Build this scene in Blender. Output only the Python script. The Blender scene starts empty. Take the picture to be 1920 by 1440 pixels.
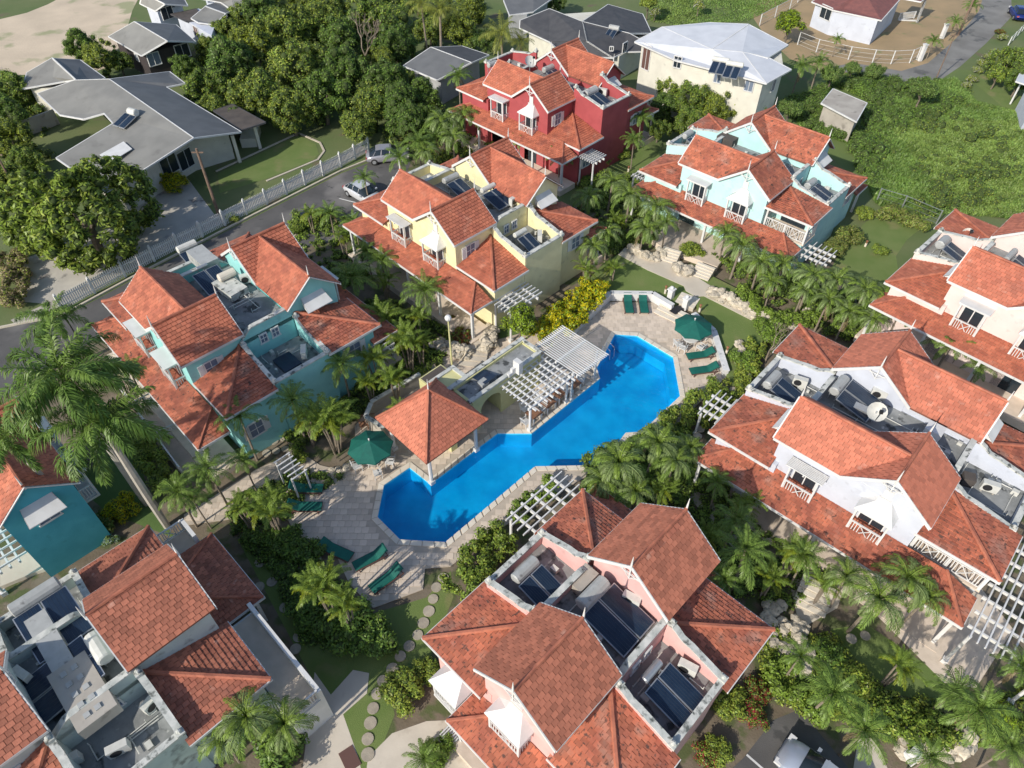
import bpy, math, random
import numpy as np
from mathutils import Vector, Matrix
from mathutils.geometry import tessellate_polygon
random.seed(7); rng = np.random.default_rng(7)
S = bpy.context.scene
COL = S.collection
# ------------------------------------------------------------------ camera, world, sun, exposure
H = 36.0; PITCH = math.radians(46.2545); ROLL = math.radians(0.154); FPX = 1337.06
cd = bpy.data.cameras.new('camera'); cam = bpy.data.objects.new('camera', cd); COL.objects.link(cam)
cd.sensor_fit = 'HORIZONTAL'; cd.sensor_width = 36.0; cd.lens = FPX/1920*36.0
cd.clip_start = 0.5; cd.clip_end = 3000
_fw = Vector((0, math.cos(PITCH), -math.sin(PITCH))); _r0 = Vector((1, 0, 0)); _u0 = _r0.cross(_fw)
_rt = math.cos(ROLL)*_r0 + math.sin(ROLL)*_u0; _up = -math.sin(ROLL)*_r0 + math.cos(ROLL)*_u0
cam.matrix_world = Matrix(((_rt.x, _up.x, -_fw.x, 0), (_rt.y, _up.y, -_fw.y, 0), (_rt.z, _up.z, -_fw.z, H), (0, 0, 0, 1)))
S.camera = cam
w = bpy.data.worlds.new('World'); S.world = w; w.use_nodes = True
nt = w.node_tree; bg = nt.nodes['Background']; sky = nt.nodes.new('ShaderNodeTexSky')
SUN_EL = math.radians(32); SUN_AZ = math.radians(222.5)      # azimuth clockwise from +y (where the sun stands)
sky.sky_type = 'NISHITA'; sky.sun_disc = False; sky.sun_elevation = SUN_EL; sky.sun_rotation = SUN_AZ
nt.links.new(sky.outputs[0], bg.inputs[0]); bg.inputs[1].default_value = 0.15
sd = bpy.data.lights.new('sun', 'SUN'); sd.energy = 4.3; sd.angle = math.radians(0.55); sd.color = (1.0, 0.93, 0.82)
sun = bpy.data.objects.new('sun', sd); COL.objects.link(sun)
_d = Vector((math.sin(SUN_AZ)*math.cos(SUN_EL), math.cos(SUN_AZ)*math.cos(SUN_EL), math.sin(SUN_EL)))
sun.rotation_euler = _d.to_track_quat('Z', 'Y').to_euler(); sun.location = _d*200
S.view_settings.view_transform = 'Standard'; S.view_settings.look = 'None'
S.view_settings.exposure = 0.08; S.view_settings.gamma = 1.0; S.view_settings.use_curve_mapping = False
S.render.engine = 'CYCLES'

def G(x, y, z=0.0):                       # photo pixel -> point of the place at height z
    d = _fw + (x-960)/FPX*_rt - (y-720)/FPX*_up
    return Vector((0, 0, H)) + d*((z-H)/d.z)
def PX(p):                                # point of the place -> photo pixel
    d = Vector(p) - Vector((0, 0, H)); z = d.dot(_fw)
    return (960+FPX*d.dot(_rt)/z, 720-FPX*d.dot(_up)/z)

# ------------------------------------------------------------------ materials
def mat(name, c1, c2=None, scale=1.0, rough=.8, bump=0.0, bscale=None, rnd=0.0, spots=None, metal=0.0, trans=0.0, detail=4, spec=.5, objc=True):
    m = bpy.data.materials.new(name); m.use_nodes = True; n = m.node_tree.nodes; l = m.node_tree.links
    b = n['Principled BSDF']; b.inputs['Roughness'].default_value = rough; b.inputs['Metallic'].default_value = metal
    b.inputs['Specular IOR Level'].default_value = spec
    tc = n.new('ShaderNodeTexCoord'); co = tc.outputs['Object']
    def noise(sc, det=detail):
        t = n.new('ShaderNodeTexNoise'); t.inputs['Scale'].default_value = sc; t.inputs['Detail'].default_value = det
        l.new(co, t.inputs['Vector']); return t.outputs['Fac']
    def ramp(src, a, bb):
        r = n.new('ShaderNodeMapRange'); r.inputs[1].default_value = a; r.inputs[2].default_value = bb
        l.new(src, r.inputs[0]); return r.outputs[0]
    def mix(f, A, B, typ='MIX'):
        x = n.new('ShaderNodeMix'); x.data_type = 'RGBA'; x.blend_type = typ
        for s, v in ((x.inputs[0], f), (x.inputs[6], A), (x.inputs[7], B)):
            if hasattr(v, 'links'): l.new(v, s)
            else: s.default_value = v if not isinstance(v, tuple) else (*v[:3], 1)
        return x.outputs[2]
    c = c1
    if c2: c = mix(ramp(noise(scale), .35, .65), c1, c2)
    for sp in (spots or []):              # (colour, scale, threshold, softness)
        c = mix(ramp(noise(sp[1], 6), sp[2], sp[2]+sp[3]), c, sp[0])
    if rnd:
        g = n.new('ShaderNodeNewGeometry'); oi = n.new('ShaderNodeObjectInfo')
        a = n.new('ShaderNodeMath'); a.operation = 'ADD'; l.new(g.outputs['Random Per Island'], a.inputs[0]); l.new(oi.outputs['Random'], a.inputs[1])
        f = n.new('ShaderNodeMath'); f.operation = 'FRACT'; l.new(a.outputs[0], f.inputs[0])
        mr = n.new('ShaderNodeMapRange'); mr.inputs[3].default_value = 1-rnd; mr.inputs[4].default_value = 1+rnd; l.new(f.outputs[0], mr.inputs[0])
        v = n.new('ShaderNodeMix'); v.data_type = 'RGBA'; v.blend_type = 'MULTIPLY'; v.inputs[0].default_value = 1
        if hasattr(c, 'links'): l.new(c, v.inputs[6])
        else: v.inputs[6].default_value = (*c[:3], 1)
        l.new(mr.outputs[0], v.inputs[7]); c = v.outputs[2]
    if hasattr(c, 'links'): l.new(c, b.inputs['Base Color'])
    else: b.inputs['Base Color'].default_value = (*c[:3], 1)
    if bump:
        bp = n.new('ShaderNodeBump'); bp.inputs['Strength'].default_value = bump; bp.inputs['Distance'].default_value = .05
        l.new(noise(bscale or scale*6, 5), bp.inputs['Height']); l.new(bp.outputs[0], b.inputs['Normal'])
    if trans:
        t = n.new('ShaderNodeBsdfTranslucent'); ms = n.new('ShaderNodeMixShader'); ms.inputs[0].default_value = trans
        if hasattr(c, 'links'): l.new(c, t.inputs[0])
        else: t.inputs[0].default_value = (*c[:3], 1)
        l.new(b.outputs[0], ms.inputs[1]); l.new(t.outputs[0], ms.inputs[2]); l.new(ms.outputs[0], n['Material Output'].inputs[0])
    return m
M = {}
def D(k, *a, **kw): M[k] = mat(k, *a, **kw)
D('tile', (.49,.160,.090), (.37,.112,.065), 1.2, .75, .3, 9, rnd=.18, spots=[((.30,.10,.07),.7,.56,.25),((.55,.24,.16),1.3,.60,.2)])
D('tile_fade', (.53,.18,.108), (.41,.13,.08), .8, .8, .3, 9, rnd=.17, spots=[((.36,.13,.09),.6,.55,.25),((.55,.29,.22),1.7,.6,.2)])
D('tile_stain', (.48,.155,.085), (.34,.105,.065), 1.0, .8, .3, 9, rnd=.24, spots=[((.36,.20,.15),.9,.55,.2),((.12,.06,.045),4.2,.60,.06)])
D('tile_brown', (.42,.150,.090), (.31,.105,.066), 1.4, .8, .3, 9, rnd=.24, spots=[((.22,.09,.065),.8,.56,.22),((.50,.27,.20),2.2,.62,.15)])
D('tile_dark', (.36,.11,.07), (.28,.085,.06), 1.0, .8, .3, 9, rnd=.2, spots=[((.08,.05,.04),2.2,.62,.06)])
D('under', (.22,.09,.06), rough=.9)
D('cap', (.45,.155,.09), (.32,.105,.065), 2, .75, .3, 8, rnd=.12)
D('white', (.68,.68,.67), (.60,.60,.59), 1.3, .55, .05)
D('trim', (.74,.74,.73), (.6,.61,.6), 3, .6, .1, spots=[((.33,.34,.33),2.4,.62,.1)])
D('coping', (.62,.62,.58), (.42,.44,.41), 2.2, .8, .2, spots=[((.10,.11,.10),3.1,.55,.12)])
for k, c, c2 in (('w_yellow',(.76,.70,.43),(.68,.62,.37)), ('w_mint',(.47,.71,.70),(.41,.64,.64)), ('w_red',(.38,.075,.08),(.32,.06,.065)),
                 ('w_teal',(.30,.64,.62),(.25,.56,.55)), ('w_teal2',(.09,.44,.52),(.07,.37,.45)), ('w_white',(.55,.585,.66),(.49,.52,.59)),
                 ('w_pink',(.72,.44,.41),(.65,.38,.36)), ('w_cream',(.74,.62,.58),(.68,.565,.53)), ('w_grey',(.40,.41,.42),(.33,.34,.35)),
                 ('w_beige',(.68,.66,.57),(.60,.58,.50)), ('w_pool',(.62,.60,.30),(.54,.52,.26)), ('w_dark',(.035,.03,.033),(.05,.04,.04))):
    D(k, c, c2, .9, .85, .12, 12, spots=[(tuple(v*.72 for v in c), 1.6, .62, .14)])
D('deckroof', (.30,.31,.31), (.19,.20,.20), 1.1, .85, .2, spots=[((.06,.065,.065),1.6,.56,.1),((.5,.5,.47),3,.64,.08)])
D('concrete', (.44,.41,.36), (.36,.33,.29), .9, .85, .15, spots=[((.24,.22,.19),1.3,.6,.12)])
D('pathm', (.60,.54,.45), (.52,.465,.385), .7, .85, .15, spots=[((.42,.37,.30),1.1,.62,.14)])
D('paver', (.66,.56,.46), (.58,.49,.395), 2, .8, .15, rnd=.12)
D('pavejoint', (.50,.43,.35), (.43,.37,.30), 2, .9)
D('stone', (.60,.53,.42), (.40,.36,.29), 1.6, .9, .8, 4, rnd=.2, spots=[((.12,.12,.10),2.3,.6,.1)])
D('steppingstone', (.42,.37,.29), (.34,.30,.24), 3, .9, .3, rnd=.12)
D('asphalt', (.115,.112,.11), (.085,.083,.082), .5, .9, .3, 20, spots=[((.21,.20,.19),.22,.54,.16),((.07,.07,.07),.9,.62,.06)])
D('asphalt2', (.24,.235,.22), (.17,.165,.155), .35, .9, .3, 20, spots=[((.11,.11,.105),.5,.58,.1)])
D('kerb', (.58,.52,.42), (.50,.45,.37), 1, .85, .1)
D('drive', (.52,.49,.43), (.42,.395,.35), .5, .9, .2, spots=[((.18,.17,.16),.7,.6,.1)])
D('lawn', (.125,.185,.045), (.155,.205,.06), .6, .95, .5, 25, spots=[((.22,.21,.09),.45,.58,.14)])
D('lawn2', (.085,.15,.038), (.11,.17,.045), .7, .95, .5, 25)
D('grassbase', (.10,.145,.045), (.14,.165,.065), .22, .95, .5, 8, spots=[((.14,.12,.07),.3,.6,.08)])
D('scrubbase', (.14,.19,.05), (.10,.15,.045), .15, .95, .6, 5)
D('soil', (.14,.11,.075), (.20,.165,.12), .8, .95, .5, 9, spots=[((.09,.11,.04),.9,.5,.1)])
D('sand', (.62,.51,.38), (.52,.43,.32), .25, .95, .4, 4, spots=[((.33,.33,.19),.16,.58,.07)])
D('dirt', (.38,.27,.15), (.31,.23,.13), .3, .95, .4, 6, spots=[((.22,.22,.10),.5,.6,.1)])
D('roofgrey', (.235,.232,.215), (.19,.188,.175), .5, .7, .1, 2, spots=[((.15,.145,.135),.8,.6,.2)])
D('roofgrey2', (.15,.155,.16), (.12,.125,.13), .7, .7, .05)  # roofgrey darkened to paint shade on slopes turned from the sun; also plain grey
D('roofdark', (.055,.056,.062), (.075,.075,.08), 1.2, .75, .1)
D('roofwhite', (.60,.62,.66), (.53,.55,.59), .8, .5, .05)
D('roofmaroon', (.22,.085,.075), (.17,.07,.065), 2, .8, .2)
D('rooftar', (.10,.085,.075), (.07,.06,.055), 1, .9, .2)
D('glass', (.02,.03,.04), rough=.12)
D('glassb', (.16,.20,.27), rough=.2)
D('riser', (.035,.05,.075), rough=.3)
D('w_pale', (.50,.58,.56), (.42,.49,.48), .9, .85, .12, 12, spots=[((.22,.24,.23),1.6,.58,.14)])
D('panel', (.012,.024,.05), (.018,.035,.065), 2, .22, spec=.5)
D('alu', (.50,.52,.54), (.42,.44,.46), 2, .35, metal=.6)
D('tank', (.42,.43,.42), (.34,.35,.34), 2, .5, spots=[((.2,.2,.19),3,.62,.1)])
D('acw', (.62,.62,.58), (.54,.54,.50), 3, .6)
D('black', (.02,.02,.022), rough=.6)
D('green', (.004,.12,.09), (.003,.095,.075), 3, .75, .05)
D('wood', (.30,.15,.08), (.20,.10,.06), 4, .7)
D('woodpole', (.22,.15,.11), (.16,.11,.08), 3, .9)
D('brown', (.12,.06,.05), rough=.7)
D('rust', (.20,.08,.045), (.30,.14,.07), 5, .8)
D('trunk', (.27,.22,.17), (.19,.16,.12), 3, .95, .5, 10)
D('trunkroyal', (.42,.39,.34), (.33,.31,.27), 2, .9, .2)
D('bark', (.20,.16,.12), (.12,.10,.08), 3, .95, .6, 8)
def leaf(k, c, rnd=.35, tr=.3): c = tuple(min(.8,v*1.65) for v in c) if max(c) < .3 else c; D(k, c, tuple(v*.72 for v in c), .5, .42, rnd=rnd, trans=tr, detail=1, spec=.3)
leaf('lf_palm', (.115,.18,.035)); leaf('lf_royal', (.095,.165,.032)); leaf('lf_areca', (.13,.19,.03)); leaf('lf_bright', (.24,.30,.025))
leaf('lf_fan', (.14,.19,.065)); leaf('lf_coco', (.17,.19,.035)); leaf('lf_tree', (.13,.205,.032)); leaf('lf_tree2', (.20,.24,.038)); leaf('lf_dark', (.08,.14,.028))
leaf('lf_round', (.15,.21,.032)); leaf('lf_hedge', (.15,.22,.035)); leaf('lf_lime', (.66,.58,.016)); leaf('lf_lime2', (.20,.29,.02)); leaf('lf_olive', (.18,.19,.055))
leaf('lf_red', (.14,.035,.02)); leaf('lf_pinkf', (.40,.04,.06)); leaf('lf_scrub', (.11,.185,.042)); leaf('lf_scrub2', (.155,.22,.052)); leaf('lf_whitef', (.60,.60,.52), .1); leaf('lf_blue', (.18,.24,.20)); leaf('lf_dry', (.20,.16,.09))
D('core', (.05,.075,.018), rough=1)  # dark filler solids added inside the leaf clumps to block see-through
D('pooltile', (.09,.64,.88), (.045,.47,.74), .7, .5, rnd=0)  # the two blues paint the water's ripple light onto the basin
D('poolrim', (.72,.66,.56), (.66,.60,.50), 2, .7)
def water():
    m = bpy.data.materials.new('water'); m.use_nodes = True; n = m.node_tree.nodes; l = m.node_tree.links; n.clear()
    o = n.new('ShaderNodeOutputMaterial'); mx = n.new('ShaderNodeMixShader'); t = n.new('ShaderNodeBsdfTransparent'); g = n.new('ShaderNodeBsdfGlossy')
    t.inputs[0].default_value = (.16,.74,.90,1); g.inputs['Roughness'].default_value = .07
    fr = n.new('ShaderNodeLayerWeight'); fr.inputs[0].default_value = .5
    pw = n.new('ShaderNodeMath'); pw.operation = 'POWER'; pw.inputs[1].default_value = 4.5; l.new(fr.outputs['Facing'], pw.inputs[0])
    ma = n.new('ShaderNodeMath'); ma.operation = 'MULTIPLY_ADD'; ma.inputs[1].default_value = .9; ma.inputs[2].default_value = .025; l.new(pw.outputs[0], ma.inputs[0])
    tc = n.new('ShaderNodeTexCoord'); ns = n.new('ShaderNodeTexNoise'); ns.inputs['Scale'].default_value = 5; ns.inputs['Detail'].default_value = 3
    n2 = n.new('ShaderNodeTexNoise'); n2.inputs['Scale'].default_value = 1.1
    ad = n.new('ShaderNodeMath'); ad.operation = 'MULTIPLY'
    bp = n.new('ShaderNodeBump'); bp.inputs['Strength'].default_value = 1.0; bp.inputs['Distance'].default_value = .14
    l.new(tc.outputs['Object'], ns.inputs[0]); l.new(tc.outputs['Object'], n2.inputs[0]); l.new(ns.outputs[0], ad.inputs[0]); l.new(n2.outputs[0], ad.inputs[1])
    l.new(ad.outputs[0], bp.inputs['Height']); l.new(bp.outputs[0], g.inputs['Normal']); l.new(bp.outputs[0], fr.inputs['Normal'])
    l.new(ma.outputs[0], mx.inputs[0]); l.new(t.outputs[0], mx.inputs[1]); l.new(g.outputs[0], mx.inputs[2]); l.new(mx.outputs[0], o.inputs[0])
    return m
M['water'] = water()

# ------------------------------------------------------------------ mesh helpers
class MB:
    def __init__(s): s.v = []; s.f = []
    def add(s, vs, fs):
        n = len(s.v); s.v += [tuple(p) for p in vs]; s.f += [tuple(i+n for i in f) for f in fs]; return s
    def poly(s, pts): return s.add(pts, [tuple(range(len(pts)))])
    def box(s, a, b):
        x0,y0,z0 = a; x1,y1,z1 = b
        return s.add([(x0,y0,z0),(x1,y0,z0),(x1,y1,z0),(x0,y1,z0),(x0,y0,z1),(x1,y0,z1),(x1,y1,z1),(x0,y1,z1)],
                     [(0,3,2,1),(4,5,6,7),(0,1,5,4),(1,2,6,5),(2,3,7,6),(3,0,4,7)])
    def bar(s, a, b, w, h=None, up=(0,0,1)):
        a = Vector(a); b = Vector(b); d = (b-a).normalized(); h = h or w
        u = Vector(up)
        if abs(d.dot(u)) > .95: u = Vector((1,0,0))
        r = d.cross(u).normalized()*(w/2); t = r.cross(d).normalized()*(h/2)
        return s.add([a-r-t,a+r-t,a+r+t,a-r+t,b-r-t,b+r-t,b+r+t,b-r+t],[(3,2,1,0),(4,5,6,7),(0,1,5,4),(1,2,6,5),(2,3,7,6),(3,0,4,7)])
    def prism(s, pts, off):                 # planar polygon pushed along the vector off
        n = len(pts); off = Vector(off); P = [Vector(p) for p in pts]
        return s.add([*P, *[p+off for p in P]], [tuple(range(n-1,-1,-1)), tuple(range(n,2*n))]+[(i,(i+1)%n,n+(i+1)%n,n+i) for i in range(n)])
    def tube(s, path, rad, n=8, caps=True):
        P = [Vector(p) for p in path]; R = rad if hasattr(rad,'__len__') else [rad]*len(P); base = len(s.v); rings = []
        for i,p in enumerate(P):
            d = (P[min(i+1,len(P)-1)]-P[max(i-1,0)]).normalized()
            u = Vector((0,0,1)) if abs(d.z) < .9 else Vector((1,0,0))
            a = d.cross(u).normalized(); b = a.cross(d).normalized()
            rings.append([p+(a*math.cos(t)+b*math.sin(t))*R[i] for t in [2*math.pi*k/n for k in range(n)]])
        vs = [q for r in rings for q in r]; fs = []
        for i in range(len(P)-1):
            for k in range(n): fs.append((i*n+k, i*n+(k+1)%n, (i+1)*n+(k+1)%n, (i+1)*n+k))
        if caps: fs += [tuple(range(n)), tuple(range(len(P)*n-1,(len(P)-1)*n-1,-1))]
        return s.add(vs, fs)
    def sphere(s, c, r, n=8, m=6, sz=1.0, bottom=-1.0):
        vs = []; fs = []
        for j in range(m+1):
            ph = math.pi*(-.5+j/m)
            for i in range(n): vs.append((c[0]+r*math.cos(ph)*math.cos(2*math.pi*i/n), c[1]+r*math.cos(ph)*math.sin(2*math.pi*i/n), c[2]+r*sz*max(math.sin(ph),bottom)))
        for j in range(m):
            for i in range(n): fs.append((j*n+i, j*n+(i+1)%n, (j+1)*n+(i+1)%n, (j+1)*n+i))
        return s.add(vs, fs)
    def mesh(s, name, m):
        me = bpy.data.meshes.new(name); me.from_pydata([tuple(v) for v in s.v], [], s.f)
        if m: me.materials.append(M[m] if isinstance(m,str) else m)
        me.update(); return me
    def build(s, name, m, parent=None, smooth=False, **k):
        o = link(name, s.mesh(name, m), parent)
        if smooth: o.data.shade_smooth()
        for a,b in k.items(): o[a] = b
        return o
def link(name, data, parent=None):
    o = bpy.data.objects.new(name, data); COL.objects.link(o); o.parent = parent; return o
THINGS = []                                # (object, label text, category) whose labels get their place at the end
def thing(name, label, cat, loc=(0,0,0), rz=0.0, group=None, auto=False, data=None):
    o = link(name, data); o.location = loc; o.rotation_euler = (0,0,rz); o['label'] = label; o['category'] = cat
    if group: o['group'] = group
    if auto: THINGS.append(o)
    return o
KIDS = {}
def copy_tree(o, parent=None, kids=None):
    c = o.copy(); COL.objects.link(c)
    if parent is not None: c.parent = parent
    for ch in (kids or KIDSOF)(o): copy_tree(ch, c, kids)
    return c
def KIDSOF(o): return [c for c in o.children]
def dup(o, loc, rz=0.0, sc=1.0, label=None, group=None, auto=True):
    c = copy_tree(o); c.location = loc; c.rotation_euler = (0,0,rz)
    c.scale = (sc,)*3 if not hasattr(sc,'__len__') else sc
    if label: c['label'] = label
    if group: c['group'] = group
    if auto: THINGS.append(c)
    return c
def tri_poly(outer, holes=()):
    polys = [[Vector((p[0],p[1],0)) for p in outer]] + [[Vector((p[0],p[1],0)) for p in h] for h in holes]
    vs = [p for q in polys for p in q]; fs = tessellate_polygon(polys); out = []
    for f in fs:
        a,b,c = [vs[i] for i in f]
        if (b-a).cross(c-a).z < 0: f = (f[0],f[2],f[1])
        out.append(tuple(f))
    return [(p.x,p.y) for p in vs], out
def sheet(name, outer, z, m, holes=(), thick=0.0, **k):
    vs, fs = tri_poly(outer, holes); b = MB(); b.add([(x,y,z) for x,y in vs], fs)
    if thick:
        for loop in [outer, *holes]:
            n = len(loop)
            b.add([(p[0],p[1],z) for p in loop]+[(p[0],p[1],z-thick) for p in loop], [(i,(i+1)%n,n+(i+1)%n,n+i) for i in range(n)])
    k.setdefault('kind','structure'); return b.build(name, m, **k)
def gpts(l, z=0.0): return [tuple(G(x,y,z))[:2] for x,y in l]
def inside(p, poly):
    x,y = p; r = False; n = len(poly)
    for i in range(n):
        a = poly[i]; b = poly[i-1]
        if (a[1] > y) != (b[1] > y) and x < (b[0]-a[0])*(y-a[1])/(b[1]-a[1])+a[0]: r = not r
    return r
def clip2(poly, cl):                       # convex clip, both counter-clockwise
    out = poly
    for i in range(len(cl)):
        a = cl[i]; b = cl[(i+1)%len(cl)]; inp = out; out = []
        if not inp: break
        def side(p): return (b[0]-a[0])*(p[1]-a[1])-(b[1]-a[1])*(p[0]-a[0])
        for j in range(len(inp)):
            p = inp[j]; q = inp[(j+1)%len(inp)]; sp, sq = side(p), side(q)
            if sp >= 0: out.append(p)
            if (sp >= 0) != (sq >= 0): t = sp/(sp-sq); out.append((p[0]+(q[0]-p[0])*t, p[1]+(q[1]-p[1])*t))
    return out

# ------------------------------------------------------------------ tiled roof slopes
TILE_W, TILE_H, TILE_T = .36, .30, .045
def _tilemesh(m):
    w,h,t = TILE_W-.02, TILE_H+.02, TILE_T
    b = MB(); b.add([(0,0,0),(w,0,0),(w,h,0),(0,h,0),(0,0,t),(w,0,t),(w,h,.006),(0,h,.006)],[(4,5,6,7),(0,1,5,4),(1,2,6,5),(2,3,7,6),(3,0,4,7)])
    return b.mesh('roof_tile', m)
def slope(parent, polys, m, budget=None, thick=.1, parts=None, nocap=False):
    """polys: convex planar polygons (first two points = the eave, left to right seen from outside). One roof part with its tiles."""
    sl = MB(); P0 = [Vector(p) for p in polys[0]]
    for pl in polys: sl.prism([Vector(p)-Vector((0,0,.012)) for p in pl], (0,0,-thick))
    roof = sl.build('roof', 'under', parent)
    e = (P0[1]-P0[0]).normalized(); nrm = None
    for i in range(2,len(P0)):
        c = e.cross(P0[i]-P0[0])
        if c.length > .1: nrm = c.normalized(); break
    if nrm.z < 0: nrm = -nrm; e = -e
    up = nrm.cross(e).normalized(); o = P0[0]
    rest = MB()
    for pl in polys:
        q = [((Vector(p)-o).dot(e), (Vector(p)-o).dot(up)) for p in pl]
        area = sum(q[i-1][0]*q[i][1]-q[i][0]*q[i-1][1] for i in range(len(q)))
        if area < 0: q = q[::-1]
        s0,s1 = min(p[0] for p in q), max(p[0] for p in q); t0,t1 = min(p[1] for p in q), max(p[1] for p in q)
        for j in range(int(t0//TILE_H)-1, int(t1//TILE_H)+1):
            for i in range(int(s0//TILE_W)-1, int(s1//TILE_W)+2):
                a = i*TILE_W+(j%2)*TILE_W/2; c = j*TILE_H; w,h = TILE_W-.02, TILE_H
                cell = [(a,c),(a+w,c),(a+w,c+h),(a,c+h)]
                r = clip2(cell, q)
                if len(r) < 3: continue
                full = len(r) == 4 and abs(sum(r[k-1][0]*r[k][1]-r[k][0]*r[k-1][1] for k in range(4))/2 - w*h) < 1e-4
                jz = random.uniform(0,.012)
                if full and budget is not None and budget[0] > 0:
                    budget[0] -= 1
                    t = link('roof_tile', budget[1], roof)
                    pos = o+e*a+up*c+nrm*jz
                    t.matrix_local = Matrix(((e.x,up.x,nrm.x,pos.x),(e.y,up.y,nrm.y,pos.y),(e.z,up.z,nrm.z,pos.z),(0,0,0,1)))
                    continue
                n = len(r); top = [o+e*x+up*y+nrm*(jz+.006+(TILE_T-.006)*(1-(y-c)/h)) for x,y in r]; bot = [o+e*x+up*y for x,y in r]
                fs = [tuple(range(n))]
                for k in range(n):
                    if abs(r[k][1]-r[(k+1)%n][1]) < 1e-6 and abs(r[k][1]-c) < 1e-6 or random.random() < .0: fs.append((n+k,n+(k+1)%n,(k+1)%n,k))
                rest.add(top+bot, fs)
    if rest.v: rest.build('roof_tiles', m, roof, kind='stuff')
    return roof
def caps(parent, a, b, m='cap', r=.12):
    a = Vector(a); b = Vector(b); L = (b-a).length; n = max(1,int(L/.38)); mb = MB()
    for i in range(n):
        p = a+(b-a)*(i/n); q = a+(b-a)*((i+1.12)/n if i < n-1 else 1)
        mb.tube([p+Vector((0,0,.02)), q+Vector((0,0,.035))], [r, r*.86], 6)
    return mb.build('ridge_cap', m, parent)
TILE_W, TILE_H = .31, .235
# ------------------------------------------------------------------ villas
def wallprism(mb, pts, off): mb.prism(pts, off)
def finial(parent, p):
    b = MB(); b.tube([(p[0],p[1],p[2]-.25),(p[0],p[1],p[2]+.25),(p[0],p[1],p[2]+.85)],[.06,.05,.012],6); b.build('finial','white',parent)
def window(parent, c, ax, w=.85, h=1.1, shutters=True, hood=False, glass='glassb'):
    """c: centre on the wall, ax: outward axis 'u+','u-','v+','v-'"""
    sg = 1 if ax[1] == '+' else -1; u = ax[0] == 'u'
    def P(s, d, z): return (c[0]+sg*d, c[1]+s, c[2]+z) if u else (c[0]+s, c[1]+sg*d, c[2]+z)
    def bx(mb, s0,s1,d0,d1,z0,z1):
        a = P(s0,d0,z0); b = P(s1,d1,z1); mb.box([min(x,y) for x,y in zip(a,b)],[max(x,y) for x,y in zip(a,b)])
    fr = MB()
    for s0,s1,z0,z1 in ((-w/2-.07,-w/2,-h/2,h/2),(w/2,w/2+.07,-h/2,h/2),(-w/2-.07,w/2+.07,h/2,h/2+.08),(-w/2-.12,w/2+.12,-h/2-.09,-h/2)): bx(fr,s0,s1,0.004,.09,z0,z1)
    bx(fr,-.02,.02,.02,.06,-h/2,h/2); bx(fr,-w/2,w/2,.02,.055,-.02,.02)
    f = fr.build('window','white',parent)
    g = MB(); bx(g,-w/2,w/2,.003,.03,-h/2,h/2); g.build('pane',glass,f)
    if shutters:
        for s in (-1,1):
            q = MB(); a = s*(w/2+.09); bb = s*(w/2+.09+.34); bx(q,min(a,bb),max(a,bb),.01,.06,-h/2,h/2)
            for k in range(7): bx(q,min(a,bb)+.03,max(a,bb)-.03,.06,.075,-h/2+.06+k*(h-.1)/7,-h/2+.1+k*(h-.1)/7)
            q.build('shutter','white',f)
    if hood:
        q = MB(); A=[P(-w/2-.3,0.0,h/2+.75),P(w/2+.3,0.0,h/2+.75),P(w/2+.45,.85,h/2+.1),P(-w/2-.45,.85,h/2+.1)]
        q.prism(A,(0,0,-.05)); q.prism([A[0],A[3],P(-w/2-.3,0.0,h/2+.1)],(P(.03,0,0)[0]-c[0],P(.03,0,0)[1]-c[1],0)); q.prism([A[1],A[2],P(w/2+.3,0.0,h/2+.1)],(P(-.03,0,0)[0]-c[0],P(-.03,0,0)[1]-c[1],0))
        q.build('hood','white',f)
def rail(mb, a, b, z0, h=.95, cross=True, post=.09):
    """white railing from a to b (xy), balusters with St Andrew's crosses"""
    a = Vector((*a[:2],z0)); b = Vector((*b[:2],z0)); L = (b-a).length; d = (b-a)/L; Z = Vector((0,0,1))
    mb.bar(a+Z*h, b+Z*h, .09,.06); mb.bar(a+Z*.12, b+Z*.12, .06,.05)
    n = max(1,round(L/1.7)); seg = L/n
    for i in range(n+1): mb.bar(a+d*seg*i, a+d*seg*i+Z*(h+.06), post)
    for i in range(n):
        s = a+d*seg*i
        c0 = .32*seg; c1 = .68*seg
        if cross and seg > 1.0:
            mb.bar(s+d*c0+Z*.14, s+d*c1+Z*(h-.04), .04); mb.bar(s+d*c0+Z*(h-.04), s+d*c1+Z*.14, .04)
            ks = [x*.145+.08 for x in range(int(c0/.145))]; ks += [seg-k for k in ks]+[c0,c1]
        else: ks = [x*.15+.08 for x in range(int(seg/.15))]
        for k in ks: mb.bar(s+d*k+Z*.14, s+d*k+Z*(h-.03), .042)
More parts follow.
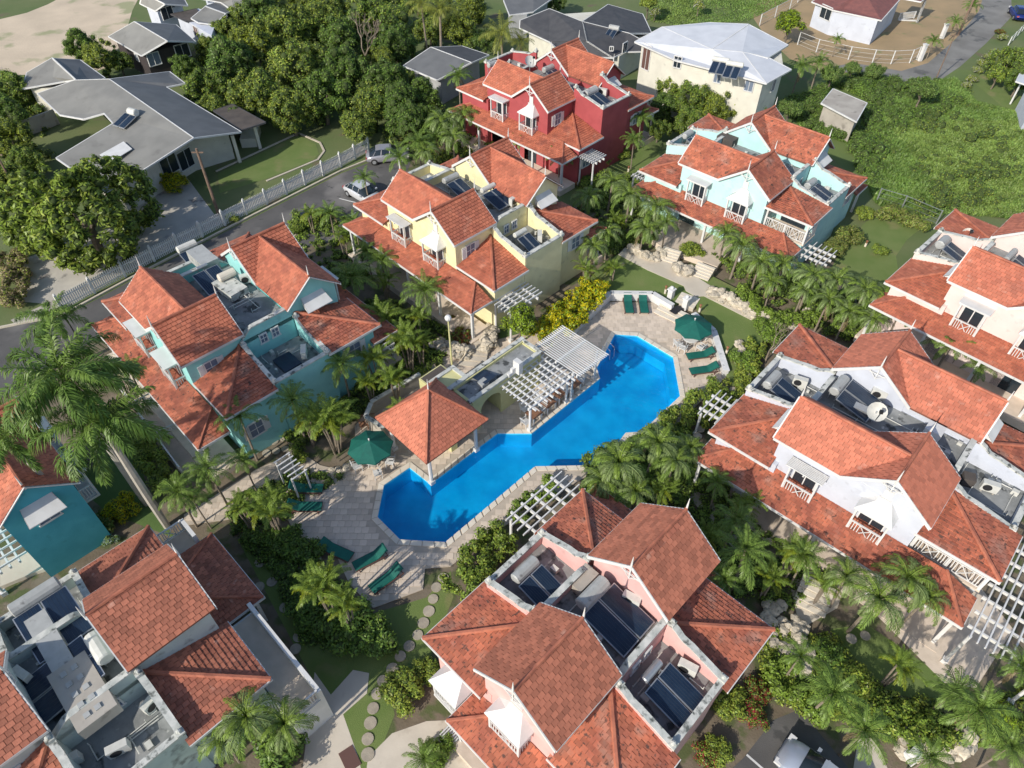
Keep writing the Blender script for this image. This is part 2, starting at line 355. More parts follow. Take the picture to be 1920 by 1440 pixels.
def bay(parent, uc, w, vwall, vout, z0, ztop, canopy='hip', wallm='w_white', door=True):
    u0,u1 = uc-w/2, uc+w/2
    b = MB(); b.box((u0-.06,vout-.08,z0-.16),(u1+.06,vwall,z0)); base = b.build('bay_balcony','white',parent)
    r = MB(); rail(r,(u0,vout),(u1,vout),z0,.9,post=.05)
    rail(r,(u0,vwall-.03),(u0,vout),z0,.9,False,.05); rail(r,(u1,vout),(u1,vwall-.03),z0,.9,False,.05); r.build('rail','white',base)
    for s in (u0,u1):
        p = MB(); p.bar((s,vout,z0),(s,vout,ztop),.1); p.build('post','white',base)
    if door:
        q = MB(); q.box((u0+.2,vwall-.05,z0+.02),(u1-.2,vwall-.005,ztop-.2)); q.build('door_glass','glass',base)
        q = MB(); q.box((uc-.03,vwall-.09,z0+.02),(uc+.03,vwall-.052,ztop-.2))
        for s in (u0+.13,u1-.2): q.box((s,vwall-.09,z0+.02),(s+.07,vwall-.052,ztop-.18))
        q.box((u0+.13,vwall-.09,ztop-.2),(u1-.13,vwall-.052,ztop-.1)); q.build('door_frame','white',base)
    c = MB()
    if canopy == 'hip':
        o = .16; zt = ztop+.75
        A=(u0-o,vout-o,ztop);B=(u1+o,vout-o,ztop);C=(u1+o,vwall,ztop);Dd=(u0-o,vwall,ztop); I=(uc-w*.2,vwall-.28,zt-.18);J=(uc+w*.2,vwall-.28,zt-.18);K=(uc+w*.2,vwall,zt);Lq=(uc-w*.2,vwall,zt)
        c.add([A,B,C,Dd,I,J,K,Lq,(A[0],A[1],ztop-.1),(B[0],B[1],ztop-.1),(C[0],C[1],ztop-.1),(Dd[0],Dd[1],ztop-.1)],
              [(0,1,5,4),(1,2,6,5),(3,0,4,7),(4,5,6,7),(0,8,9,1),(1,9,10,2),(3,11,8,0),(11,10,9,8)])
    elif canopy == 'flat': c.box((u0-.14,vout-.16,ztop),(u1+.14,vwall,ztop+.12)); c.box((u0-.2,vout-.22,ztop+.12),(u1+.2,vwall,ztop+.17))
    else:                                       # open slatted pergola hood
        for k in range(8): c.box((u0-.25,vout-.2+k*(vwall-vout+.1)/8,ztop+.08),(u1+.25,vout-.15+k*(vwall-vout+.1)/8,ztop+.15))
        for s in (u0,uc,u1): c.box((s-.04,vout-.25,ztop),(s+.04,vwall,ztop+.078))
    c.build('canopy','white',base)
    return base
def curvewall(mb, f, a, b, thick, z0, prof):
    """parapet with a swept top: profile points (t in 0..1, z) between xy points a and b"""
    a = Vector((*a,0)); b = Vector((*b,0)); d = b-a; n = Vector((-d.y,d.x,0)).normalized()*thick
    pts = [a+Vector((0,0,z0)), b+Vector((0,0,z0))]+[a+d*t+Vector((0,0,z)) for t,z in reversed(prof)]
    # split in convex columns
    for i in range(len(prof)-1):
        (t0,za),(t1,zb) = prof[i],prof[i+1]
        mb.prism([a+d*t0+Vector((0,0,z0)), a+d*t1+Vector((0,0,z0)), a+d*t1+Vector((0,0,zb)), a+d*t0+Vector((0,0,za))], n)
        if f is not None:
            e = n.normalized()*.05
            f.prism([a+d*t0-e+Vector((0,0,za+.003)), a+d*t1-e+Vector((0,0,zb+.003)), a+d*t1-e+Vector((0,0,zb+.09)), a+d*t0-e+Vector((0,0,za+.09))], n+2*e)
A_ = dict(ug=1.92,gw=2.33,f0=-5.65,f1=-1.58,zr=7.71,ze=5.97,w0=-4.22,zw=7.62,h0=3.86,h1=7.93,hf=-5.34,hb=-1.89,zh=4.43,za=5.5,
          k0=-7.59,k1=-3.75,kf=-6.11,kb=-2.05,zk=4.14,t0=4.2,t1=7.54,tf=-1.86,tb=2.17,zt=5.6,zo=4.7,v0=-7.55,v1=7.71,vf=-7.41,zv=2.85,cu=4.0,cz=5.25)
B_ = dict(ug=0.0,gw=2.27,f0=-5.67,f1=-1.64,zr=8.14,ze=6.3,h0=1.82,h1=5.73,hf=-5.58,hb=-1.8,zh=4.1,za=5.45,
          k0=-5.65,k1=-1.85,kf=-5.79,kb=-1.86,zk=4.07,t0=2.2,t1=5.34,tf=-1.9,tb=2.0,zt=5.73,zo=4.66,v0=-2.6,v1=6.0,vf=-7.2,zv=2.7,cu=2.2,cz=5.3)
def villa(name, label, pose, wm, kind='A', tm='tile', tmlow='tile', balc=False, bays=('slat','hip'), over=None, budget=0, back=True, low=True):
    g = dict(A_ if kind == 'A' else B_); g.update(over or {})
    root = thing(name, label, 'villa', (pose[0],pose[1],pose[3]), math.radians(pose[2]))
    bud = [budget, _tilemesh(tm)] if budget else None
    ug,gw,f0,f1,zr,ze = [g[k] for k in ('ug','gw','f0','f1','zr','ze')]
    sl = (zr-ze)/gw; half = []; wall = MB(); cu = g['cu']; cz = g['cz']; GZ = -.6
    n0 = set(root.children)
    # --- upper block
    hw = gw-.3; zc = zr-.16-sl*hw
    wall.prism([(ug-hw,f0+.3,GZ),(ug+hw,f0+.3,GZ),(ug+hw,f0+.3,zc),(ug,f0+.3,zr-.16),(ug-hw,f0+.3,zc)],(0,(f1-.12)-(f0+.3),0))
    R = dict(budget=bud)
    slope(root,[[(ug+gw,f0,ze),(ug+gw,f1,ze),(ug,f1,zr),(ug,f0,zr)]],tm,**R)
    if kind == 'A':
        w0,zw = g['w0'],g['zw']; wv=(f0+f1)/2; ww=(f1-f0)/2; uj = ug-(zr-zw)/sl; ws=(zw-ze)/ww
        slope(root,[[(w0,f0,ze),(ug-gw,f0,ze),(uj,wv,zw),(w0,wv,zw)]],tm,**R)
        slope(root,[[(ug-gw,f1,ze),(w0,f1,ze),(w0,wv,zw),(uj,wv,zw)]],tm,**R)
        X=(ug,wv,zr)
        _gablewest(root,ug,gw,f0,f1,wv,uj,ze,zr,zw,tm,R)      # west side of the gable, cut by the two valleys
        hv = ww-.28; zc2 = zw-.16-ws*hv
        wall.prism([(w0+.3,wv-hv,GZ),(w0+.3,wv+hv,GZ),(w0+.3,wv+hv,zc2),(w0+.3,wv,zw-.16),(w0+.3,wv-hv,zc2)],(ug-w0-.6,0,0))
        caps(root,(w0,wv,zw+.03),(uj,wv,zw+.03),r=.1)
        finial(root,(w0+.05,wv,zw)); window(root,(w0+.3,wv,4.9),'u-',1.0,.9,False,True)
        f=MB(); f.bar((w0,f0-.01,ze-.04),(w0,wv,zw-.04),.16,.05,(0,0,1)); f.bar((w0,wv,zw-.04),(w0,f1,ze-.04),.16,.05)
        f.bar((w0,f0-.03,ze-.06),(ug-gw,f0-.03,ze-.06),.05,.17); f.build('fascia','white',root)
    else:
        slope(root,[[(ug-gw,f1,ze),(ug-gw,f0,ze),(ug,f0,zr),(ug,f1,zr)]],tm,**R)
    caps(root,(ug,f0,zr+.03),(ug,f1,zr+.03),r=.1)
    finial(root,(ug,f0-.04,zr)); finial(root,(ug,f1+.06,zr))
    f = MB()
    for v,s in ((f0-.03,1),(f1+.03,1)):
        f.prism([(ug-gw,v-.025,ze-.2),(ug,v-.025,zr-.18),(ug,v-.025,zr+.03),(ug-gw,v-.025,ze+.03)],(0,.05,0))
        f.prism([(ug+gw,v-.024,ze-.2),(ug,v-.024,zr-.18),(ug,v-.024,zr+.03),(ug+gw,v-.024,ze+.03)],(0,.05,0))
        # gable fretwork
        f.bar((ug-.5,v,zr-.62),(ug+.5,v,zr-.62),.05); f.bar((ug,v,zr-.1),(ug,v,zr-1.0),.06)
        for k in (-.3,.3): f.bar((ug,v,zr-.95),(ug+k*1.6,v,zr-.5),.04)
    f.bar((ug+gw+.02,f0,ze-.05),(ug+gw+.02,f1,ze-.05),.05,.15)
    f.build('fascia','white',root)
    # gable vent
    b = MB(); b.box((ug-.22,f0+.22,zr-1.75),(ug+.22,f0+.3,zr-1.15)); b.box((ug-.32,f0+.14,zr-1.86),(ug+.32,f0+.3,zr-1.77)); b.build('gable_vent','white',root)
    # --- front bays
    if not bays: pass
    elif kind == 'A':
        bay(root,-1.92,1.6,f0+.3,-6.08,3.05,5.15,bays[0]); bay(root,ug,1.65,f0+.3,-6.1,3.05,5.1,bays[1])
    else:
        bay(root,-.12,1.7,f0+.3,-6.1,3.0,4.75,bays[1]); bay(root,-3.6,1.5,g['kf']+.35,-6.45,1.1,2.75,bays[1])
    window(root,(ug+hw,f0+1.7,4.62),'u+',.8,1.0,True,False)
    # --- low hip beside the gable (right) and beside the wing (left)
    h0,h1,hf,hb,zh,za = [g[k] for k in ('h0','h1','hf','hb','zh','za')]
    ua = h0+.05
    if not low:
        wall.build('wall',wm,root)
        for o in [o for o in root.children if o not in n0]: o.rotation_euler = (0,0,math.pi)
        return root
    slope(root,[[(h0,hf,zh),(h1,hf,zh),(ua,hb,za),(h0,hb,za)]],tmlow,**R)
    slope(root,[[(h1,hf,zh),(h1,hb,zh),(ua,hb,za)]],tmlow,**R); caps(root,(h1,hf,zh+.04),(ua,hb,za+.04))
    f = MB(); f.bar((h0,hf-.03,zh-.06),(h1+.02,hf-.03,zh-.06),.05,.16); f.bar((h1+.03,hf-.05,zh-.06),(h1+.03,hb,zh-.06),.05,.161); f.build('fascia','white',root)
    if balc:
        wall.box((cu-.1,hf+.45,GZ),(h1-.4,hb,2.95)); wall.box((cu-.1,hb-1.1,2.95),(h1-.4,hb,zh-.02))
        b = MB(); b.box((cu-.05,hf+.3,2.952),(h1-.25,hb-1.1,3.05)); b.build('balcony_floor','paver',root)
        r = MB(); rail(r,(cu+.05,hf+.42),(h1-.35,hf+.42),3.05,1.0); rail(r,(h1-.35,hf+.42),(h1-.35,hb-1.1),3.05,1.0); r.build('balcony_rail','white',root)
        for p in ((h1-.35,hf+.42),(cu+.1,hf+.42),(h1-.35,hb-1.2)):
            b = MB(); b.bar((*p,3.05),(*p,zh-.05),.14); b.build('column','white',root)
        b = MB(); b.box((cu+.6,hb-1.13,3.06),(h1-1.2,hb-1.102,4.15)); b.build('door_glass','glass',root)
    else:
        wall.box((cu-.1,hf+.42,GZ),(h1-.4,hb,zh-.02))
        window(root,(h1-.4,(hf+hb)/2-.2,1.7),'u+',.9,1.1,True)
    k0,k1,kf,kb,zk = [g[k] for k in ('k0','k1','kf','kb','zk')]; za2 = zk+1.15
    slope(root,[[(k0,kf,zk),(k1,kf,zk),(k1,kb,za2),(k1-.05,kb,za2)]],tmlow,**R)
    slope(root,[[(k0,kb,zk),(k0,kf,zk),(k1-.05,kb,za2)]],tmlow,**R); caps(root,(k0,kf,zk+.04),(k1-.05,kb,za2+.04))
    f = MB(); f.bar((k0-.02,kf-.03,zk-.06),(k1,kf-.03,zk-.06),.05,.16); f.bar((k0-.03,kf-.05,zk-.06),(k0-.03,kb,zk-.06),.05,.161); f.build('fascia','white',root)
    wall.box((k0+.4,kf+.4,GZ),(k1+.25,kb,zk-.02))
    window(root,(k0+.4,(kf+kb)/2,3.0),'u-',.9,1.0,True)
    # --- side terrace with swept parapets
    t0,t1,tf,tb,zt,zo = [g[k] for k in ('t0','t1','tf','tb','zt','zo')]; fl = zo-.72
    wall.box((cu-.05,tf+.01,GZ),(t1-.01,tb-.01,fl)); cp = MB()
    prof = [(0,zt),(.05,zt),(.16,zt-.16),(.26,zt-.42),(.34,zt-.46),(.42,zt-.48),(1,zo)]
    curvewall(wall,cp,(cu+.02,tf),(t1,tf),.2,fl,prof); curvewall(wall,cp,(cu+.02,tb-.2),(t1,tb-.2),.2,fl,prof)
    wall.box((t1-.2,tf+.2,fl),(t1-.003,tb-.2,zo-.003)); cp.box((t1-.25,tf-.052,zo+.003),(t1+.05,tb+.052,zo+.1))
    for q in ((t1-.1,tf+.1,zo),(t1-.1,tb-.1,zo),(cu+.15,tf+.1,zt),(cu+.15,tb-.1,zt)):
        cp.box((q[0]-.17,q[1]-.17,q[2]),(q[0]+.17,q[1]+.17,q[2]+.2)); cp.sphere((q[0],q[1],q[2]+.28),.13,6,4)
    b = MB(); b.box((cu+.001,tf+.2,fl+.002),(t1-.2,tb-.2,fl+.03)); b.build('terrace_floor','deckroof',root)
    # side wall of the middle deck with its stepped top
    curvewall(wall,cp,(cu-.2,f1-.1),(cu-.2,1.9),-.2,cz-.3,[(0,cz+.1),(.18,cz+.62),(.24,cz+.68),(1,cz+.68)])
    cp.build('coping','coping',root)
    for s in (-.35,.5): window(root,(cu,s,4.75),'u+',.42,.62,False,False)
    # --- verandah roof
    v0,v1,vf,zv = [g[k] for k in ('v0','v1','vf','zv')]; vb = f0+.28; zb = zv+.34*(vb-vf)
    slope(root,[[(v0,vf,zv),(v1,vf,zv),(v1-1.75,vb,zb),(v0+1.75,vb,zb)]],tmlow,**R)
    slope(root,[[(v1,vf,zv),(v1,vb,zv),(v1-1.75,vb,zb)]],tmlow,**R); slope(root,[[(v0,vb,zv),(v0,vf,zv),(v0+1.75,vb,zb)]],tmlow,**R)
    caps(root,(v1,vf,zv+.03),(v1-1.75,vb,zb+.03),r=.09); caps(root,(v0,vf,zv+.03),(v0+1.75,vb,zb+.03),r=.09)
    f = MB(); f.bar((v0-.02,vf-.03,zv-.06),(v1+.02,vf-.03,zv-.06),.05,.16); f.bar((v1+.03,vf-.05,zv-.06),(v1+.03,vb,zv-.06),.05,.161); f.bar((v0-.03,vf-.05,zv-.06),(v0-.03,vb,zv-.06),.05,.161); f.build('fascia','white',root)
    nc = 5
    for i in range(nc):
        x = v0+.35+(v1-v0-.7)*i/(nc-1); b = MB(); b.box((x-.09,vf+.3,-.4),(x+.09,vf+.48,zv-.05)); b.build('column','white',root)
    b = MB(); b.box((v0,vf-.1,-.5),(v1,vb,.08)); b.build('verandah_floor','paver',root)
    b = MB()
    for x in ([-2.6,1.9] if kind == 'A' else [.0]): b = MB(); b.box((x-.8,f0+.28,.1),(x+.8,f0+.299,2.2)); b.build('door_glass','glass',root)
    wo = wall.build('wall',wm,root)
    half = [o for o in root.children if o not in n0]
    if back:
        for o in half:
            c = copy_tree(o, root); c.rotation_euler = (0,0,math.pi)
    # --- centre block and flat roof deck (shared by both halves)
    b = MB(); b.box((-cu,-1.9,GZ),(cu,1.9,cz)); b.build('centre_block',wm,root)
    b = MB(); b.box((-cu+.2,-1.75,cz+.002),(cu-.2,1.75,cz+.05)); b.build('roof_deck','deckroof',root)
    # pipes, conduit and blocks lying about on the decks
    rr = random.Random(int(pose[0]*7)); pp = MB()
    for (ua,ub,va,vb,zf) in ((-cu+.5,cu-.5,-1.5,1.5,cz+.05),(cu+.3,t1-.4,tf+.4,tb-.4,fl+.03),(-t1+.4,-cu-.3,-tb+.4,-tf-.4,fl+.03)):
        for k in range(7):
            x,y = rr.uniform(ua,ub),rr.uniform(va,vb); x2,y2 = (rr.uniform(ua,ub),y) if k%2 else (x,rr.uniform(va,vb))
            if abs(x-x2)+abs(y-y2) > .5: pp.tube([(x,y,zf+.12),(x2,y2,zf+.12)],.028,5); pp.tube([(x,y,zf),(x,y,zf+.35)],.025,5)
        for k in range(5): x,y,q = rr.uniform(ua,ub),rr.uniform(va,vb),rr.uniform(.07,.2); pp.box((x-q,y-q*.7,zf),(x+q,y+q*.7,zf+rr.uniform(.08,.35)))
    pp.build('roof_pipes','acw',root,kind='stuff')
    return root
def _gablewest(root,ug,gw,f0,f1,wv,uj,ze,zr,zw,tm,R):
    # eave-parallel axis is v: give the strip tiler a level first edge by using the ridge line as reference
    A=[(uj,wv,zw),(ug,wv,zr),(ug,f0,zr),(ug-gw,f0,ze)]; Bq=[(uj,wv,zw),(ug-gw,f1,ze),(ug,f1,zr),(ug,wv,zr)]
    return slope2(root,[A,Bq],Vector((0,-1,0)),(ug-gw,f1,ze),(ug,f1,zr),tm,R)
def slope2(parent, polys, e, low, high, m, R):
    up = (Vector(high)-Vector(low)).normalized(); nrm = e.cross(up).normalized()
    if nrm.z < 0: nrm = -nrm
    sl = MB()
    for pl in polys: sl.prism([Vector(p)-Vector((0,0,.014)) for p in pl],(0,0,-.1))
    roof = sl.build('roof','under',parent); o = Vector(low); rest = MB()
    for pl in polys:
        q = [((Vector(p)-o).dot(e),(Vector(p)-o).dot(up)) for p in pl]
        if sum(q[i-1][0]*q[i][1]-q[i][0]*q[i-1][1] for i in range(len(q))) < 0: q = q[::-1]
        s0,s1 = min(p[0] for p in q),max(p[0] for p in q); t0,t1 = min(p[1] for p in q),max(p[1] for p in q)
        for j in range(int(t0//TILE_H)-1,int(t1//TILE_H)+1):
            for i in range(int(s0//TILE_W)-1,int(s1//TILE_W)+2):
                a = i*TILE_W+(j%2)*TILE_W/2; c = j*TILE_H; ww,h = TILE_W-.02,TILE_H
                r = clip2([(a,c),(a+ww,c),(a+ww,c+h),(a,c+h)],q)
                if len(r) < 3: continue
                n = len(r); jz = random.uniform(0,.012)
                top = [o+e*x+up*y+nrm*(jz+.006+(TILE_T-.006)*(1-(y-c)/h)) for x,y in r]; bot = [o+e*x+up*y for x,y in r]; fs = [tuple(range(n))]
                for k in range(n):
                    if abs(r[k][1]-c) < 1e-6 and abs(r[(k+1)%n][1]-c) < 1e-6: fs.append((n+k,n+(k+1)%n,(k+1)%n,k))
                rest.add(top+bot,fs)
    rest.build('roof_tiles',m,roof,kind='stuff')
    return roof
VP = {}
def place(n, pose): VP[n] = pose; return pose
yellow = villa('yellow_villa','pale yellow villa with terracotta roofs behind the yellow hedge above the pool',place('yellow',(-3.05,48.78,-45.3,.45)),'w_yellow',over=dict(zh=3.85,za=4.9))
mint = villa('mint_villa','pale mint blue villa with blackened roof tiles beside the green scrub field',place('mint',(20.83,56.05,-42.5,-.3)),'w_mint',tm='tile_stain',tmlow='tile_stain',balc=True,bays=('flat','hip'),over=dict(zh=5.1,za=5.6,zt=6.1,zo=5.1,fl=4.3))
red = villa('red_villa','deep red villa with terracotta roofs at the back of the resort',place('red',(4.09,69.54,-44.0,.4)),'w_red',bays=('flat','hip'),over=dict(zh=3.5,za=4.6,zk=4.6,zt=6.9,zo=6.0))
white = villa('white_villa','large white villa with orange roofs and a round dish on its roof deck',place('white',(21.24,26.17,-42.4,-.1)),'w_white',tm='tile_fade',tmlow='tile_stain',balc=True,budget=290,over=dict(zh=4.75,za=5.4))
teal = villa('teal_villa','teal green villa with white solar tanks on its deck beside the picket fence',place('teal',(-18.44,36.7,-45.5,.35)),'w_teal',tmlow='tile_stain',bays=('flat','flat'),over=dict(zh=4.1,za=5.1,zt=5.1,zo=4.2))
cream = villa('cream_villa','cream villa half out of frame at the right edge',place('cream',(35.65,38.26,-46.4,.9)),'w_cream',tm='tile_fade',balc=True,bays=('flat','hip'),over=dict(zh=4.75,za=5.4))
teal2 = villa('dark_teal_villa','dark teal blue villa cut by the left edge below the tall palms',place('teal2',(-29.65,20.94,-43.9,-.6)),'w_teal2',low=False)
pink = villa('pink_villa','pink villa with four roof slopes in the lower middle below the pool',place('pink',(4.04,14.37,-44.1,.3)),'w_pink','B',tm='tile_brown',tmlow='tile_stain',budget=290)
bl = villa('corner_villa','villa in the bottom left corner with a cluttered grey roof deck',place('BL',(-18.81,12.33,-44.7,-.2)),'w_pale','B',tm='tile_brown',tmlow='tile_brown',budget=290,bays=None,over=dict(v0=-1.1,v1=4.1,vf=-7.83))
# ------------------------------------------------------------------ ground, pool, paving
POOL = gpts([(720,910),(768,877),(807,908),(933,813),(997,813),(1125,710),(1119,690),(1153,627),(1195,630),(1262,670),(1275,743),(1203,810),(1173,812),(1155,835),(1100,873),(1003,875),(835,1017),(750,1012),(708,970)])[::-1]
def area2(p): return sum(p[i-1][0]*p[i][1]-p[i][0]*p[i-1][1] for i in range(len(p)))
if area2(POOL) < 0: POOL = POOL[::-1]
def offset(poly, d):                       # counter-clockwise polygon, d>0 grows
    out = []; n = len(poly)
    for i in range(n):
        p0,p1,p2 = [Vector(poly[k%n]) for k in (i-1,i,i+1)]
        e1 = (p1-p0).normalized(); e2 = (p2-p1).normalized(); n1 = Vector((e1.y,-e1.x)); n2 = Vector((e2.y,-e2.x))
        m = (n1+n2); m = m/max(.35,m.length_squared)*2; out.append(tuple(p1+m*d))
    return out
RIM = offset(POOL,.34)
ground = sheet('ground',[(-700,-60),(700,-60),(700,1400),(-700,1400)],-.06,'grassbase',holes=[offset(POOL,.1)])
def gs(name, px, z, m, **k): return sheet(name, gpts(px, z), z, m, **k)
gs('soil_bed',[(-60,760),(150,640),(330,560),(620,420),(700,300),(800,220),(900,330),(1180,420),(1330,480),(1560,470),(1680,600),(1960,640),(2100,1500),(-100,1500)],-.054,'soil',holes=[offset(POOL,.2)])
gs('sand_lot',[(-260,75),(-100,55),(0,36),(50,24),(90,8),(120,-8),(262,-8),(248,20),(236,62),(222,90),(205,125),(160,140),(100,150),(50,140),(0,142),(-260,165)],-.05,'sand')
gs('dirt_yard',[(1400,15),(1530,-40),(1860,-40),(1845,-5),(1835,25),(1790,85),(1740,130),(1700,135),(1560,140),(1480,110),(1430,60)],-.05,'dirt')
gs('far_road',[(1846,-14),(1895,-20),(1898,30),(1850,80),(1800,125),(1755,155),(1690,158),(1600,140),(1560,125),(1600,118),(1690,133),(1740,118),(1790,75),(1835,22)],-.046,'asphalt2')
gs('scrub_ground',[(1480,180),(1560,140),(1700,155),(1800,130),(1960,150),(2060,420),(1760,400),(1700,420),(1640,380),(1600,330),(1480,230)],-.05,'scrubbase')
gs('villa_lawn',[(1820,150),(1900,110),(1960,130),(1960,210),(1880,200)],-.045,'lawn')
gs('driveway',[(262,352),(300,322),(345,325),(402,402),(250,480),(115,572),(45,566),(35,490),(120,455),(190,440)],-.048,'drive')
gs('pavement',[(20,600),(115,556),(250,480),(402,402),(560,330),(680,270),(692,284),(560,350),(410,422),(250,502),(118,582),(40,618)],-.044,'concrete')
gs('road',[(-90,655),(0,615),(120,594),(250,524),(463,414),(640,325),(700,302),(735,285),(775,292),(760,330),(690,420),(640,450),(480,480),(300,560),(215,610),(100,690),(-90,800)],-.04,'asphalt')
def strip(name, px, z, wd, h, m, **k):
    P = [Vector((*p,0)) for p in gpts(px, z)]; b = MB()
    for i in range(len(P)-1): b.bar(P[i]+Vector((0,0,z+h/2)), P[i+1]+Vector((0,0,z+h/2)), wd, h)
    k.setdefault('kind','structure'); return b.build(name, m, **k)
strip('kerb',[(-60,628),(120,590),(250,520),(463,410),(640,321),(702,296),(730,288)],-.04,.18,.13,'kerb')
strip('kerb',[(480,476),(560,440),(625,408)],-.04,.18,.13,'kerb')
for i,(a,b) in enumerate((((610,430),(668,398)),((636,372),(700,388)),((664,352),(722,372)))): strip('road_marking',[a,b],-.036,.10,.006,'white')
gs('house_lawn',[(408,326),(560,254),(592,270),(598,288),(588,300),(500,335),(412,362)],-.045,'lawn')
strip('garden_kerb',[(405,322),(560,250),(600,268),(608,284),(596,300),(500,340)],-.05,.2,.08,'kerb')
gs('parking_lot',[(1310,1500),(1395,1420),(1450,1350),(1500,1330),(1640,1500)],-.046,'asphalt')
strip('road_marking',[(1400,1415),(1440,1450)],-.042,.10,.006,'white')
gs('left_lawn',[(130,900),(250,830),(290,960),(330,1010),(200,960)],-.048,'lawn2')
gs('garden_lawn',[(450,1020),(560,1030),(650,1110),(700,1150),(800,1120),(845,1070),(850,1120),(800,1250),(730,1290),(740,1340),(700,1440),(690,1500),(560,1500),(600,1300),(520,1150)],-.048,'lawn')
gs('garden_lawn',[(1555,1180),(1625,1170),(1800,1290),(1790,1330),(1640,1290)],-.048,'lawn')
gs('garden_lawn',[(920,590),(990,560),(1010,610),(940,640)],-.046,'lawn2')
gs('side_lawn',[(1120,300),(1210,270),(1260,310),(1180,350)],-.046,'lawn')
gs('side_lawn',[(1560,500),(1590,450),(1625,415),(1660,400),(1730,425),(1700,450),(1680,480),(1690,540),(1640,560)],-.046,'lawn')
gs('concrete_pad',[(603,1322),(662,1256),(692,1262),(688,1300),(640,1342),(618,1345)],-.03,'pathm',thick=.08)
gs('patio',[(205,690),(245,700),(400,860),(345,895),(300,840)],-.03,'paver')
gs('patio',[(0,1050),(120,1015),(128,1050),(60,1075),(0,1100)],.2,'pathm',thick=.3)
gs('footpath',[(560,1500),(590,1260),(640,1330),(672,1420),(690,1500)],-.044,'pathm')
gs('footpath',[(690,1420),(735,1375),(800,1352),(850,1350),(930,1420),(960,1500),(680,1500)],-.043,'pathm')
gs('footpath',[(1590,1500),(1610,1380),(1640,1385),(1690,1500)],-.043,'pathm')
gs('footpath',[(1480,1090),(1560,1040),(1600,1060),(1570,1140),(1500,1180)],-.043,'pathm')
gs('patio',[(1640,1150),(1725,1050),(1830,1090),(1900,1180),(1830,1290),(1770,1280)],-.04,'paver')
gs('footpath',[(1290,930),(1330,905),(1450,1060),(1420,1080)],-.044,'pathm')
gs('patio',[(820,560),(900,520),(930,560),(860,610)],.0,'paver')
gs('patio',[(1210,440),(1300,400),(1390,440),(1345,500),(1240,462)],.42,'paver',thick=.6)
gs('raised_lawn',[(1062,620),(1144,551),(1224,552),(1262,572),(1300,560),(1330,612),(1362,700),(1378,722),(1420,650),(1470,600),(1420,560),(1300,500),(1180,462),(1130,495),(1080,550)],.30,'lawn',thick=.4)
gs('footpath',[(1159,477),(1214,506),(1282,536),(1286,545),(1304,556),(1320,555),(1354,572),(1409,600),(1420,584),(1354,550),(1325,531),(1295,512),(1261,492),(1239,483),(1214,484),(1186,472),(1172,464)],.33,'pathm',thick=.06)
DECK = gpts([(345,965),(480,880),(560,845),(600,872),(640,882),(668,862),(665,800),(700,752),(790,690),(850,660),(975,625),(1062,620),(1144,566),(1224,567),(1262,592),(1340,632),(1362,706),(1215,848),(1160,868),(1100,893),(1000,952),(905,1012),(845,1062),(797,1066),(793,1105),(700,1140),(655,1095),(630,1040),(600,1028),(560,1012),(540,975),(500,960),(420,975),(345,985)])
if area2(DECK) < 0: DECK = DECK[::-1]
deck = sheet('pool_deck',DECK,0.0,'pavejoint',holes=[offset(POOL,.02)],thick=.05)
# paving stones, each with its own edges
def paving(parent, poly, hole, z, sz, limit, m='paver'):
    xs = [p[0] for p in poly]; ys = [p[1] for p in poly]; cells = []
    j = 0; y = min(ys)
    while y < max(ys):
        x = min(xs)+(j%2)*sz/2
        while x < max(xs):
            c = [(x,y),(x+sz,y),(x+sz,y+sz),(x,y+sz)]
            if all(inside(p,poly) for p in c) and not (hole and any(inside(p,hole) for p in c)): cells.append((x,y))
            x += sz
        y += sz; j += 1
    cells.sort(key=lambda c: c[0]**2+(c[1])**2)
    g = .016; t = MB(); t.box((g/2,g/2,0),(sz-g/2,sz-g/2,.018)); me = t.mesh('paving_stone',m); rest = MB()
    for i,(x,y) in enumerate(cells):
        dz = random.uniform(0,.005)
        if i < limit:
            o = link('paving_stone',me,parent); o.location = (x,y,z+dz)
        else: rest.box((x+g/2,y+g/2,z+.001),(x+sz-g/2,y+sz-g/2,z+.018+dz))
    if rest.v: rest.build('paving_stones',m,parent,kind='stuff')
paving(deck, DECK, offset(POOL,.36), .001, .42, 300)
# pool: rim stones, basin, bench, water
P3 = POOL; n = len(P3)
rim = MB()
for i in range(n):
    a,b = P3[i],P3[(i+1)%n]; c,d = RIM[(i+1)%n],RIM[i]; L = math.dist(a,b); k = max(1,round(L/.6))
    for q in range(k):
        f0_,f1_ = q/k+.008, (q+1)/k-.008
        lerp = lambda u,v,t: (u[0]+(v[0]-u[0])*t, u[1]+(v[1]-u[1])*t)
        rim.prism([(*lerp(a,b,f0_),.0),(*lerp(a,b,f1_),.0),(*lerp(d,c,f1_),.0),(*lerp(d,c,f0_),.0)],(0,0,.045))
pool = thing('swimming_pool','long blue angular swimming pool in the middle of the resort','swimming pool',(0,0,0))
rim.build('pool_rim','poolrim',pool,kind='stuff')
vs,fs = tri_poly(P3); b = MB(); b.add([(x,y,-1.35) for x,y in vs],fs); Q = [(p[0],p[1]) for p in P3]
b.add([(x,y,.0) for x,y in Q]+[(x,y,-1.35) for x,y in Q],[(i,n+i,n+(i+1)%n,(i+1)%n) for i in range(n)]); b.build('pool_basin','pooltile',pool)
INN = offset(P3,-.55); b = MB()
for i in range(n):
    if Vector(P3[i]).x > 6.5 and Vector(P3[(i+1)%n]).x > 7.5 and Vector(P3[i]).y > 33:
        j = (i+1)%n; b.prism([(*P3[i],-1.3),(*P3[j],-1.3),(*INN[j],-1.3),(*INN[i],-1.3)],(0,0,.85))
b.build('pool_bench','pooltile',pool)
b = MB(); b.add([(x,y,-.13) for x,y in vs],fs); b.build('water','water',pool,kind='structure')
